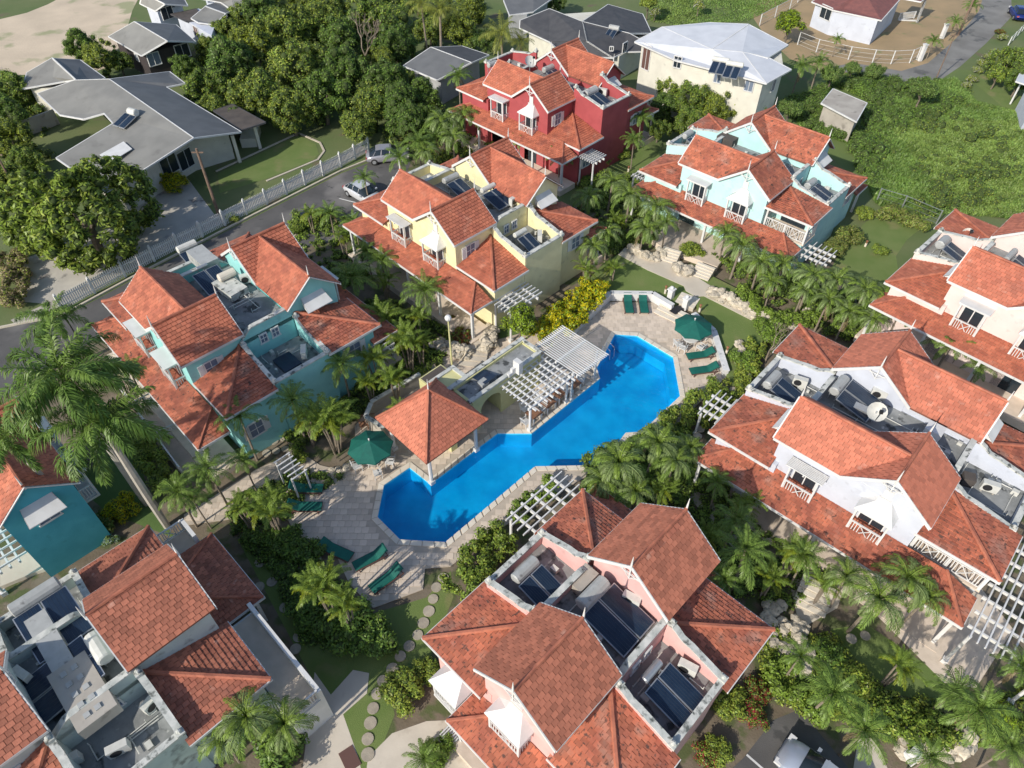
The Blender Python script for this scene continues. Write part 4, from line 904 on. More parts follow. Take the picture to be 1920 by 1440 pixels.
# ------------------------------------------------------------------ loungers, umbrellas, tables, chairs
def _off(x,y,z=0): return (x,y,z)
def lounger():
    root = thing('sun_lounger','','sun lounger'); 
    prof = [(0,.30),(.25,.34),(1.25,.34),(1.35,.36),(1.9,.72),(1.98,.70)]
    b = MB()
    for i in range(len(prof)-1):
        (x0,z0),(x1,z1) = prof[i],prof[i+1]
        b.add([(x0,-.31,z0),(x1,-.31,z1),(x1,.31,z1),(x0,.31,z0),(x0,-.31,z0-.06),(x1,-.31,z1-.06),(x1,.31,z1-.06),(x0,.31,z0-.06)],[(0,1,2,3),(7,6,5,4),(0,4,5,1),(3,2,6,7)]+([(0,3,7,4)] if i==0 else [])+([(1,5,6,2)] if i==len(prof)-2 else []))
    b.build('cushion','green',root)
    f = MB()
    for s in (-.33,.33): f.bar((0,s,.25),(1.95,s,.25),.05,.07)
    for x in (.02,.95,1.9): f.bar((x,-.33,.25),(x,.33,.25),.05)
    f.bar((1.55,-.28,.25),(1.75,-.28,.62),.035); f.bar((1.55,.28,.25),(1.75,.28,.62),.035); f.build('frame','brown',root)
    for x in (.2,1.7):
        for s in (-.33,.33): q = MB(); q.bar((x,s,0),(x,s,.24),.06); q.build('leg','brown',root)
    return root
L0 = lounger()
LS = [((1180,592),(1175,563),'left of the two green loungers in front of the white wall at the deck top'),((1208,592),(1203,563),'right of the two green loungers in front of the white wall at the deck top'),
      ((1287,674),(1333,668),'upper of the two green loungers beside the right hand low wall'),((1293,702),(1339,696),'lower of the two green loungers beside the right hand low wall'),
      ((607,921),(570,921),'upper green lounger half hidden by a palm at the left end of the deck'),((605,955),(566,955),'lower dark green lounger in palm shade at the left end of the deck'),
      ((665,1068),(708,1046),'upper of the two shaded green loungers at the bottom of the deck'),((697,1111),(743,1078),'lower of the two shaded green loungers at the bottom of the deck'),((660,1050),(615,1030),'green lounger cut off by the grass at the bottom left of the deck')]
for i,(a,b_,lb) in enumerate(LS):
    A = G(*a); B = G(*b_); d = B-A; o = L0 if i == 0 else dup(L0,(0,0,0),auto=False)
    o.location = (A.x,A.y,.02); o.rotation_euler = (0,0,math.atan2(d.y,d.x)); o['label'] = lb; o['group'] = 'green loungers round the pool'
def umbrella(label,px,zc,r,rot=0,z0=0.0):
    c = G(*px,zc+z0); root = thing('parasol',label,'umbrella',(c.x,c.y,z0),rot); b = MB()
    n_ = 8; rim_ = [(r*math.cos(2*math.pi*k/n_),r*math.sin(2*math.pi*k/n_),zc-.62) for k in range(n_)]
    for k in range(n_):
        a_,c_ = rim_[k],rim_[(k+1)%n_]; mid=((a_[0]+c_[0])*.48,(a_[1]+c_[1])*.48,zc-.60); b.add([(0,0,zc),a_,mid,c_,(a_[0],a_[1],zc-.72),(mid[0],mid[1],zc-.70),(c_[0],c_[1],zc-.72)],[(0,1,2),(0,2,3),(1,4,5,2),(2,5,6,3)])
    b.build('canopy','green',root)
    b = MB(); b.tube([(0,0,0),(0,0,zc+.12)],.03,8); b.sphere((0,0,zc+.14),.06); b.build('pole','white',root)
    b = MB(); b.tube([(0,0,.02),(0,0,.12)],.3,12); b.build('base','concrete',root)
    for k in range(n_): q = MB(); q.bar((0,0,zc-.3),(rim_[k][0]*.95,rim_[k][1]*.95,zc-.62),.025); q.build('rib','wood',root)
    b = MB(); b.tube([(0,0,.68),(0,0,.72)],.62,16); root2 = thing('round_table','round white table under the '+label,'table',(c.x,c.y,z0)); b.build('table_top','white',root2)
    for k in range(4): q = MB(); t = math.pi/4+k*math.pi/2; q.tube([(.45*math.cos(t),.45*math.sin(t),.0),(.3*math.cos(t),.3*math.sin(t),.68)],.025,6); q.build('leg','white',root2)
    return c
u1 = umbrella('green umbrella beside the right hand loungers',(1303,600),2.35,1.42,.2); u2 = umbrella('green umbrella left of the tiled hut',(692,826),2.35,1.42,.35)
def chair(m):
    root = thing('patio_chair','','chair'); b = MB(); b.box((-.24,-.24,.40),(.24,.24,.44)); b.build('seat',m,root)
    b = MB()
    for k in range(6): b.bar((-.22+k*.088,.24,.44),(-.22+k*.088,.34,.88),.035,.02)
    b.bar((-.25,.34,.88),(.25,.34,.88),.05,.03); b.build('backrest',m,root)
    for sx in (-.22,.22):
        b = MB(); b.bar((sx,-.22,.64),(sx,.28,.66),.05,.03); b.bar((sx,-.22,.4),(sx,-.22,.64),.035); b.build('armrest',m,root)
        for sy in (-.22,.22): b = MB(); b.bar((sx,sy,0),(sx,sy,.4),.04); b.build('leg',m,root)
    return root
C0 = chair('white'); C1 = chair('wood'); usedc = [False,False]
def putchair(k,p,rz,label,group):
    base = (C0,C1)[k]; o = dup(base,(0,0,0),auto=False) if usedc[k] else base; usedc[k] = True
    o.location = (p[0],p[1],.02); o.rotation_euler = (0,0,rz); o['label'] = label; o['group'] = group
nm = ['front','left','back','right']
for u,w_,ps in ((u1,'under the umbrella by the right hand loungers',(-2.2,-.9,.4,3.6)),(u2,'under the umbrella left of the hut',(-1.2,-.1,2.4,3.6))):
    for k,t in enumerate(ps):
        sd_ = ['at the front','at the front right','at the right','at the left'][k] if u is u1 else ['at the front','at the right','at the back left','at the left'][k]
        putchair(0,(u.x+1.05*math.cos(t),u.y+1.05*math.sin(t)),t-math.pi/2,f'white chair {sd_} {w_}', 'white chairs round the umbrella tables')
putchair(1,G(683,803),.5,'dark brown chair standing behind the umbrella beside the hut','brown chairs by the hut'); putchair(1,G(698,800),.1,'dark brown chair against the grey wall beside the hut','brown chairs by the hut')
def dtable(label,a,b_):
    p = FP(a,b_); root = thing('picnic_table',label,'table',p,FT); b = MB()
    for k in range(5): q = MB(); q.box((-.45,-.42+k*.17,.70),(.45,-.27+k*.17,.74)); q.build('plank','wood',root)
    for sx in (-.38,.38):
        for sy in (-.35,.35): q = MB(); q.bar((sx,sy,0),(sx,sy,.7),.07); q.build('leg','white',root)
for a,b_,l in ((.85,-.45,'lowest square table'),(2.2,-.45,'middle square table'),(3.4,-.5,'upper square table'),(4.7,-.4,'square table at the top end')):
    dtable('wood topped '+l+' under the white pergola',a,b_)
    for da,db,rz,s_ in ((-.75,0,math.pi/2,'left'),(0,-.8,0,'inner'),(.7,.0,-math.pi/2,'right')):
        p = FP(a+da,b_+db); putchair(0,p,FT+rz,f'white chair {s_} of the {l} below the pergola','white chairs under the pergola')
b = MB()
for k in range(7): b.bar((0,k*.12,.4),(.7,k*.12,.42),.07,.03)
for k in range(6): b.bar((.7,.06+k*.12,.42),(1.0,.06+k*.12,.95),.07,.03)
for s in (0,.72):
    for x in (.05,.75): b.bar((x,s,0),(x,s,.4),.05)
thing('garden_chair','white slatted garden chair on the dark patio at the bottom','chair',G(845,1405),.8,data=b.mesh('garden_chair','white'))
root = thing('garden_arch','tall white arbour with a slatted top at the left end of the deck','arbour',G(545,925),.8)
b = MB()
for k in range(6): b.bar((0,-.9+k*.36,2.2),(1.1,-.9+k*.36,2.2),.08,.05)
b.build('slat','white',root,kind='stuff')
for x in (.1,1.0):
    for y in (-.8,.8): q = MB(); q.bar((x,y,0),(x,y,2.17),.09); q.build('post','white',root)
b = MB(); b.box((-.8,-.5,0),(.8,.5,.02)); thing('door_mat','dark mat on the yellow villa patio floor','mat',G(868,572,.1),.75,data=b.mesh('door_mat','black'))
b = MB(); b.box((-.5,-.3,0),(.5,.3,.02)); thing('door_mat','dark mat at the foot of the white gate pillars','mat',G(1268,581,.37),.75,data=b.mesh('door_mat','black'))
b = MB(); b.box((-.35,-.5,0),(.35,.5,.03)); thing('drain_cover','brown metal cover set in the path beside the garden lawn','drain cover',G(656,1423,-.04),.6,data=b.mesh('drain_cover','brown'))
# ------------------------------------------------------------------ roof equipment
TFL = dict(yellow=3.98,mint=4.38,red=5.28,white=3.98,teal=3.48,cream=3.98,pink=3.94,BL=3.94)
def onroof(vn,px,zl,dz=0):
    if zl < 5.25 and vn in TFL: zl = TFL[vn]+.03
    elif vn in TFL: zl = 5.36 if zl < 5.5 else zl
    p = G(*px,zl+VP[vn][3]+dz); p.z -= dz; return p, math.radians(VP[vn][2])
def ac(vn,px,zl,rz=0,desc=''):
    p,a = onroof(vn,px,zl,.4); root = thing('air_conditioner','','air conditioner',p,a+rz)
    b = MB(); b.box((-.42,-.17,.12),(.42,.17,.72)); b.build('casing','acw',root)
    b = MB(); b.tube([(-.12,-.172,.42),(-.12,-.19,.42)],.23,12); b.build('fan_grille','black',root)
    for s in (-.3,.3): b = MB(); b.box((s-.04,-.16,0),(s+.04,.16,.119)); b.build('foot','concrete',root)
    root['label'] = desc
def tank(vn,px,zl,rz=math.pi/2,desc='',L=1.5,r=.3,panel=True,m='tank',pl=1.9,pw=1.5):
    p,a = onroof(vn,px,zl,.8); root = thing('solar_water_heater','','solar heater',p,a+rz); root['label'] = desc
    b = MB(); b.tube([(-L/2,0,.8),(-L/2+.05,0,.8),(L/2-.05,0,.8),(L/2,0,.8)],[r*.8,r,r,r*.8],12); b.build('tank',m,root)
    b = MB()
    for s in (-L*.35,L*.35): b.bar((s,.2,0),(s,.2,.75),.05); b.bar((s,-.2,0),(s,-.2,.55),.05); b.bar((s,-.2,.5),(s,-pl,.05),.05)
    b.build('stand','alu',root)
    if panel:
        n_ = 2
        for k in range(n_):
            x0 = -pw/2+k*pw/n_+.03; x1 = x0+pw/n_-.06
            q = MB(); q.prism([(x0,-.32,.62),(x0,-pl,.14),(x1,-pl,.14),(x1,-.32,.62)],(0,0,.07)); fr = q.build('collector','alu',root)
            q = MB(); q.prism([(x0+.05,-.37,.685),(x0+.05,-pl+.05,.235),(x1-.05,-pl+.05,.235),(x1-.05,-.37,.685)],(0,0,.012)); q.build('glazing','panel',fr)
            q = MB()
            for t in range(1,6): xx = x0+.05+(x1-x0-.1)*t/6; q.bar((xx,-.38,.70),(xx,-pl+.06,.25),.012,.008)
            q.build('riser_tubes','riser',fr)
def dish(vn,px,zl,r,desc,az=0.6):
    p,a = onroof(vn,px,zl,1.0); root = thing('satellite_dish','','satellite dish',p,az); root['label'] = desc; b = MB(); vs_=[]; fs_=[]; n_=16; k_=4
    nrm = Vector((0,-.7,.72)).normalized(); ux = Vector((1,0,0)); uy = nrm.cross(ux)
    vs_.append(Vector((0,0,1.0))-nrm*.22)
    for i in range(1,k_+1):
        rr = r*i/k_
        for j in range(n_): t=2*math.pi*j/n_; vs_.append(Vector((0,0,1.0))+ux*rr*math.cos(t)+uy*rr*math.sin(t)+nrm*(.22*(i/k_)**2-.22))
    for j in range(n_): fs_.append((0,1+j,1+(j+1)%n_))
    for i in range(k_-1):
        for j in range(n_): fs_.append((1+i*n_+j,1+(i+1)*n_+j,1+(i+1)*n_+(j+1)%n_,1+i*n_+(j+1)%n_))
    b.add(vs_,fs_); b.build('reflector','acw',root)
    b = MB(); b.tube([(0,.15,0),(0,.1,.9)],.05,8); b.build('mast','alu',root)
    b = MB(); b.tube([Vector((0,0,1.0))-uy*r*.9,Vector((0,0,1.0))+nrm*.75],.02,6); c_=Vector((0,0,1.0))+nrm*.75; b.box((c_.x-.09,c_.y-.09,c_.z-.09),(c_.x+.09,c_.y+.09,c_.z+.09)); b.build('receiver','black',root)
def slab(vn,px,zl,w_,d_,h_,rz,name,desc,cat,m='concrete',vents=False):
    p,a = onroof(vn,px,zl); root = thing(name,desc,cat,p,a+rz); b = MB(); b.box((-w_/2,-d_/2,0),(w_/2,d_/2,h_)); b.build('casing',m,root)
    if vents:
        for i in range(5):
            for j in range(2): q = MB(); x=-w_*.36+i*w_*.18; y=-.25+j*.45; q.box((x-.12,y-.12,h_),(x+.12,y+.12,h_+.06)); q.build('vent','tank',root)
DK=5.3; TF=4.0
ac('yellow',(867,316),DK,.2,'air conditioner nearest the back gable on the yellow villa deck'); ac('yellow',(964,376),DK,1.6,'air conditioner at the right end of the yellow villa deck')
tank('yellow',(975,436),TF,math.pi/2,'small solar heater on the yellow villa side terrace',1.2,.2,True,'acw',1.6,1.3); ac('yellow',(1012,443),TF,-.8,'air conditioner on the yellow villa side terrace')
tank('yellow',(915,352),DK,math.pi/2,'solar heater with blue panels at the right end of the yellow villa deck',1.4,.2,True,'acw',2.2,1.9)
tank('yellow',(845,334),DK,math.pi/2,'grey solar heater at the left end of the yellow villa deck',1.5,.26)
tank('mint',(1520,344),5.0,math.pi/2,'solar heater on the mint villa right terrace',1.3,.3); tank('mint',(1290,252),5.2,math.pi/2,'solar heater on the mint villa left terrace',1.2,.26)
slab('mint',(1362,268),DK,1.6,1.0,.6,0,'roof_box','dark sloping box in the middle of the mint villa deck','roof unit','rooftar')
tank('white',(1448,712),TF,math.pi/2,'solar heater on the white villa left terrace',1.4,.3); ac('white',(1500,716),TF,.3,'air conditioner on the white villa left terrace')
tank('white',(1574,722),DK,math.pi/2,'grey solar heater beside the back gable on the white villa deck',1.5,.3,True,'tank',2.3,2.2); ac('white',(1648,738),DK,.3,'air conditioner under the white villa back gable')
dish('white',(1645,772),DK,.55,'round cream satellite dish in the middle of the white villa deck',-.3)
slab('white',(1612,775),DK,.9,.5,.5,.1,'roof_frame','small metal table frame beside the dish on the white villa deck','roof unit','alu'); slab('white',(1742,822),DK,.9,.8,.9,0,'roof_box','white stepped box at the right end of the white villa deck','roof unit','white')
ac('white',(1856,912),TF,.3,'air conditioner on the white villa right terrace'); slab('white',(1810,905),TF,.6,.6,.6,.4,'roof_box','dark round topped tank on the white villa right terrace','roof unit','rooftar')
tank('pink',(985,1068),TF,math.pi/2,'solar heater on the pink villa upper left terrace',1.5,.3,True,'tank',2.2,1.7); tank('pink',(1112,1112),DK,math.pi/2,'large grey solar heater in the middle of the pink villa deck',1.7,.36,True,'tank',2.7,2.3)
ac('pink',(1184,1124),DK,.25,'air conditioner against the pink villa back gable'); ac('pink',(1289,1252),TF,.25,'air conditioner on the pink villa lower right terrace')
tank('pink',(1222,1258),TF,math.pi/2,'solar heater with a large panel on the pink villa lower right terrace',1.2,.2,True,'alu',2.3,1.9); slab('pink',(1092,1092),DK,.8,1.3,.5,0,'roof_box','pale grey box beside the pink villa deck heater','roof unit')
tank('BL',(66,1118),5.3,math.pi/2,'long grey tank and twin panels at the top of the corner villa deck',2.1,.34,True,'tank',2.9,2.4); tank('BL',(186,1214),5.3,math.pi*0,'pale tank and two long blue panels in the corner villa deck',1.5,.36,True,'acw',3.6,2.5)
slab('BL',(104,1212),DK,3.2,.9,.7,0,'duct_box','long grey sloping duct box between the panels of the corner villa','roof unit','tank'); slab('BL',(166,1306),DK,3.2,1.6,.7,0,'duct_box','pale concrete block with small square vents on the corner villa deck','roof unit','concrete',True)
for q,z_,rz,l in (((44,1266),DK,.3,'left of the blue panels'),((222,1404),TF,1.3,'in the middle of the lower terrace'),((131,1428),TF,1.4,'at the lower left of the terrace'),((284,1318),TF,1.9,'beside the lower terrace parapet')): ac('BL',q,z_,rz,'air conditioner '+l+' of the corner villa')
dish('red',(995,115),DK+.8,.6,'grey satellite dish on the red villa deck',.6); tank('red',(923,120),6.0,math.pi/2,'solar heater tank at the left end of the red villa',1.1,.25,False); tank('red',(1028,128),DK,math.pi/2,'pale solar heater tank in the middle of the red villa deck',1.4,.28)
tank('red',(1108,172),5.3,math.pi/2,'solar heater on the red villa right terrace',1.6,.3); ac('red',(1130,172),5.3,.3,'air conditioner on the red villa right terrace')
tank('cream',(1768,454),4.2,math.pi/2,'grey solar heater on the cream villa terrace',1.2,.34); dish('cream',(1815,438),5.0,.42,'pale grey satellite dish on the cream villa parapet',-.4); tank('cream',(1895,478),DK,math.pi/2,'solar heater with twin panels on the cream villa deck',1.6,.2)
tank('teal',(350,462),5.0,math.pi/2,'pale solar heater at the top left of the teal villa deck',1.5,.28,True,'acw',2.0,1.7); tank('teal',(425,515),5.3,math.pi/2,'beige tank beside the back gable on the teal villa deck',1.2,.28,False,'poolrim')
tank('teal',(378,500),DK,math.pi/2,'dark blue panels in the middle of the teal villa deck',.8,.12,True,'alu',2.4,1.9); slab('teal',(385,495),DK,2.3,1.2,.8,0,'duct_box','pale grey slab box between the teal villa solar panels','roof unit','tank')
slab('teal',(434,545),DK,2.2,1.3,.5,.1,'duct_box','white and black patched slab on the teal villa deck','roof unit','coping'); ac('teal',(462,522),DK,1.2,'air conditioner against the teal villa back gable')
slab('teal',(540,683),TF-.5,1.5,1.2,.25,0,'plunge_pool','dark green square panel on the teal villa side terrace','roof panel','panel'); ac('teal',(570,660),TF-.5,-.6,'air conditioner on the teal villa side terrace')
for (px_,zl,rz,d_) in (((1352,112),6.6,-.42,'left of the two solar heaters on the white metal roof'),((1378,120),6.6,-.42,'right of the two solar heaters on the white metal roof')):
    VP['tmp'] = (0,0,0,0); tank('tmp',px_,zl-.3,rz,d_,1.7,.26,True,'acw',2.0,1.5)
tank('tmp',(1152,52),3.6,-.5,'solar heater on the charcoal hipped roof',1.3,.3,True,'tank',1.8,1.2); tank('tmp',(249,210),3.95,-.5,'solar heater on the bungalow grey roof',1.0,.35,True,'acw',2.0,1.6)
# ------------------------------------------------------------------ cars
def car(name,label,paint,px,rz,sc=1.0):
    D(name+'_paint',paint,tuple(v*.9 for v in paint),1,.25,metal=.35)
    root = thing(name,label,'car',G(*px,0),rz); root.scale = (sc,)*3
    xs = [-2.15,-2.05,-1.5,-.9,0,.9,1.5,2.05,2.15]; hw = [.60,.76,.84,.86,.87,.86,.84,.74,.56]; zt = [.55,.78,.92,.95,.95,.92,.86,.72,.52]; zb=[.38,.28,.22,.2,.2,.2,.22,.28,.38]
    b = MB(); vs_=[]; fs_=[]
    for x,h_,t,q in zip(xs,hw,zt,zb): vs_ += [(x,-h_*.9,q),(x,-h_,q+.18),(x,-h_,t-.16),(x,-h_*.86,t),(x,h_*.86,t),(x,h_,t-.16),(x,h_,q+.18),(x,h_*.9,q)]
    for i in range(len(xs)-1):
        for k in range(8): fs_.append((i*8+k,i*8+(k+1)%8,(i+1)*8+(k+1)%8,(i+1)*8+k))
    fs_ += [tuple(range(7,-1,-1)),tuple(range((len(xs)-1)*8,len(xs)*8))]; b.add(vs_,fs_); bo = b.build('body',name+'_paint',root,True)
    b = MB(); cx=[-1.75,-1.15,-.7,.3,1.15]; ch=[.93,1.36,1.44,1.42,.93]; cw=[.70,.60,.60,.60,.70]; vs_=[];fs_=[]
    for x,h_,w_ in zip(cx,ch,cw): vs_ += [(x,-.76,.90),(x,-w_,h_),(x,w_,h_),(x,.76,.90)]
    for i in range(4):
        for k in range(3): fs_.append((i*4+k,i*4+k+1,(i+1)*4+k+1,(i+1)*4+k))
    b.add(vs_,fs_); b.build('window_glass','glass',root,True)
    b = MB(); b.add([(-1.1,-.57,1.375),(-.7,-.585,1.455),(.28,-.585,1.435),(-1.1,.57,1.375),(-.7,.585,1.455),(.28,.585,1.435),(.45,-.58,1.37),(.45,.58,1.37)],[(0,1,4,3),(1,2,5,4),(2,6,7,5)]); b.build('roof_panel',name+'_paint',root)
    for s in (-1,1):
        q = MB()
        for x0,x1 in ((-.62,-.52),(.2,.3),(-1.3,-1.2)): q.bar((x0-.1 if x0<-1 else x0,s*.775,.9),(x1+.1 if x0<-1 else x1,s*.60,1.42 if x0>-1 else 1.33),.07,.03)
        q.build('window_pillar',name+'_paint',root,kind='stuff')
        for x in (-1.35,1.35):
            q = MB(); q.tube([(x,s*.68,.32),(x,s*.89,.32)],.32,14); wl = q.build('wheel','black',root); q = MB(); q.tube([(x,s*.89,.32),(x,s*.90,.32)],.19,10); q.build('rim','alu',wl)
        q = MB(); q.box((1.78,s*.68-.16,.60),(2.10,s*.68+.12,.74)); q.build('headlight','white',root); q = MB(); q.box((-2.13,s*.62-.14,.62),(-2.02,s*.62+.14,.78)); q.build('tail_light','w_red',root)
        q = MB(); q.box((.72,s*.92-.1,.92),(.88,s*.92+.1,1.04)); q.build('mirror',name+'_paint',root)
car('silver_car','silver car parked by the end of the road near the picket fence',(.38,.38,.42),(728,300),.15)
car('white_car','white car parked beside the yellow villa behind a small palm',(.75,.76,.78),(683,372),-.75)
car('blue_car','dark blue car on the grass at the top right corner',(.02,.04,.20),(1906,32),1.35)
car('silver_car','silver blue car cut by the bottom edge right of the pink villa',(.42,.47,.56),(1538,1474),2.4)
# ------------------------------------------------------------------ foliage meshes
def npmesh(name, V, F, mats, mi=None):
    me = bpy.data.meshes.new(name); V = np.asarray(V,dtype=np.float32); F = np.asarray(F,dtype=np.int32)
    me.vertices.add(len(V)); me.vertices.foreach_set('co',V.ravel()); me.loops.add(F.size); me.loops.foreach_set('vertex_index',F.ravel())
    me.polygons.add(len(F)); me.polygons.foreach_set('loop_start',np.arange(0,F.size,F.shape[1],dtype=np.int32))
    if mi is not None: me.polygons.foreach_set('material_index',np.asarray(mi,dtype=np.int32))
    for m in mats: me.materials.append(M[m])
    me.update(calc_edges=True); return me
def leaves(C, N, size, asp=.5, r=rng):
    """one four-cornered leaf per centre, facing N"""
    n = len(C); N = N/np.linalg.norm(N,axis=1,keepdims=True); a = r.normal(size=(n,3)); U = np.cross(N,a); U /= np.linalg.norm(U,axis=1,keepdims=True); W_ = np.cross(N,U)
    s = size*r.uniform(.6,1.25,(n,1)); v0 = C-U*s; v1 = C+W_*s*asp+N*s*.15; v2 = C+U*s-N*s*.12; v3 = C-W_*s*asp+N*s*.15
    V = np.stack([v0,v1,v2,v3],1).reshape(-1,3); F = np.arange(4*n).reshape(n,4); return V,F
def cloud(name, m, cen, rad, per, size, upb=.35, corem='core', asp=.5, m2=None, m2f=0.0):
    """leaf clumps round the given centres, with a dark solid core added in each to block see-through"""
    cen = np.asarray(cen,float); rad = np.asarray(rad,float); k = len(cen)
    cnt = np.maximum(6,(per*(rad/np.mean(rad))**2).astype(int)); idx = np.repeat(np.arange(k),cnt); n = len(idx)
    d = rng.normal(size=(n,3)); d[:,2] += upb; d /= np.linalg.norm(d,axis=1,keepdims=True)
    C = cen[idx]+d*(rad[idx]*rng.uniform(.62,1.08,n))[:,None]*np.array([1,1,.85]); N = d+rng.normal(size=(n,3))*.45+np.array([0,0,.35])
    V,F = leaves(C,N,size,asp)
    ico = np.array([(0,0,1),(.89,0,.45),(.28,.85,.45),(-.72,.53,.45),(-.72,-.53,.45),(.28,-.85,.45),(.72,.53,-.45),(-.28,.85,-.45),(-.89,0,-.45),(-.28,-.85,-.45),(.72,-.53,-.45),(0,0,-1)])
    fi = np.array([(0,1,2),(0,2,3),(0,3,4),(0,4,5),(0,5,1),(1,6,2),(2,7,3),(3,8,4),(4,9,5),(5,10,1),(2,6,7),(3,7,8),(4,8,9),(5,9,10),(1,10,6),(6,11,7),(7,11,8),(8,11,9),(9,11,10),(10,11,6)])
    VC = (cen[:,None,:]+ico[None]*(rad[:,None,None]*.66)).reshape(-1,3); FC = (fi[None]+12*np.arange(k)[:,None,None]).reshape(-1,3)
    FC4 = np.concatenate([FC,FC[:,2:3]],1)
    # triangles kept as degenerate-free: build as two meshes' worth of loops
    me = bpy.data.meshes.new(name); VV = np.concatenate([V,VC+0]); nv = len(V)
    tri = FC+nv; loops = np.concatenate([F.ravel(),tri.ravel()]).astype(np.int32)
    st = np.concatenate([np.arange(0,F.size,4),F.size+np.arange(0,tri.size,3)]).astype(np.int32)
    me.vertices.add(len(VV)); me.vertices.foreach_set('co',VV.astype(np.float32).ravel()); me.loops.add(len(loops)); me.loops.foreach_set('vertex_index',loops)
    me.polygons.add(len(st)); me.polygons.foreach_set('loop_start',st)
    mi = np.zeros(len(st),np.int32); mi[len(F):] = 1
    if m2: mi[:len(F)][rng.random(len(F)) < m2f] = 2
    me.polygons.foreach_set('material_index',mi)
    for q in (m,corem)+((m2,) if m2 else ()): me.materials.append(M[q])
    me.update(calc_edges=True); return me
def crown_mesh(name, m, R, Hh, ncl, rc, per, size, low=-.25, m2=None, m2f=0.0, seed=1, fill=.5, asp=.5):
    r = np.random.default_rng(seed); d = r.normal(size=(ncl*3,3)); d /= np.linalg.norm(d,axis=1,keepdims=True); d = d[d[:,2] > low][:ncl]
    lob = 1+.22*np.sin(3*np.arctan2(d[:,1],d[:,0])+seed)+.12*np.sin(5*np.arctan2(d[:,1],d[:,0])+2*seed)
    q = (fill+(1-fill)*r.random(len(d))**.4)*lob; cen = d*np.array([R,R,Hh])*q[:,None]; rad = rc*r.uniform(.65,1.3,len(d))
    return cloud(name,m,cen,rad,per,size,m2=m2,m2f=m2f,asp=asp)
# unit crowns (radius about 1), scaled per tree
CR = {}
CR['tree'] = [crown_mesh('crown',m,.82,.74,95,.225,62,.042,seed=s,m2=m2,m2f=.35,low=-.75) for s,m,m2 in ((1,'lf_tree','lf_tree2'),(2,'lf_tree2','lf_tree'),(3,'lf_tree','lf_dark'),(4,'lf_tree2','lf_bright'))]
CR['dark'] = [crown_mesh('crown',m,.82,.74,85,.24,62,.045,low=-.75,seed=s,m2='lf_tree',m2f=.25) for s,m in ((5,'lf_dark'),(6,'lf_dark'))]
CR['round'] = [crown_mesh('crown','lf_round',.9,.66,420,.10,34,.042,seed=8,low=-.8,fill=.78,m2='lf_tree2',m2f=.2,asp=.35)]
CR['lime'] = [crown_mesh('crown','lf_lime',.8,.7,50,.26,90,.05,seed=9,m2='lf_lime2',m2f=.25)]
CR['bright'] = [crown_mesh('crown','lf_lime2',.8,.75,60,.25,55,.06,seed=10,m2='lf_bright',m2f=.4)]
CR['shrub'] = [crown_mesh('crown',m,.78,.6,34,.32,80,.075,seed=s,m2=m2,m2f=.3,low=-.1) for s,m,m2 in ((11,'lf_hedge','lf_tree2'),(12,'lf_tree','lf_areca'),(13,'lf_tree2','lf_hedge'))]
CR['darkshrub'] = [crown_mesh('crown','lf_dark',.78,.6,34,.32,80,.075,seed=14,m2='lf_tree',m2f=.3,low=-.1)]
CR['redshrub'] = [crown_mesh('crown','lf_red',.78,.55,30,.32,70,.075,seed=15,m2='lf_tree',m2f=.4,low=-.1)]
CR['pink'] = [crown_mesh('crown','lf_hedge',.78,.55,34,.3,80,.07,seed=16,m2='lf_pinkf',m2f=.42,low=-.1)]
CR['whitef'] = [crown_mesh('crown','lf_tree2',.78,.5,30,.3,70,.08,seed=17,m2='lf_whitef',m2f=.3,low=-.1)]
CR['olive'] = [crown_mesh('crown','lf_olive',.8,.8,50,.27,60,.06,seed=18,m2='lf_hedge',m2f=.3,low=-.1)]
CR['blue'] = [crown_mesh('crown','lf_blue',.7,.4,24,.28,50,.09,seed=19,low=-.1,m2='lf_tree',m2f=.4)]
CR['dry'] = [crown_mesh('crown','lf_dry',.8,.6,40,.22,24,.06,seed=20,m2='lf_tree2',m2f=.3,low=-.1)]
CR['scrubtree'] = [crown_mesh('crown','lf_scrub',.85,.55,60,.27,60,.05,seed=21,m2='lf_scrub2',m2f=.35,low=-.1)]
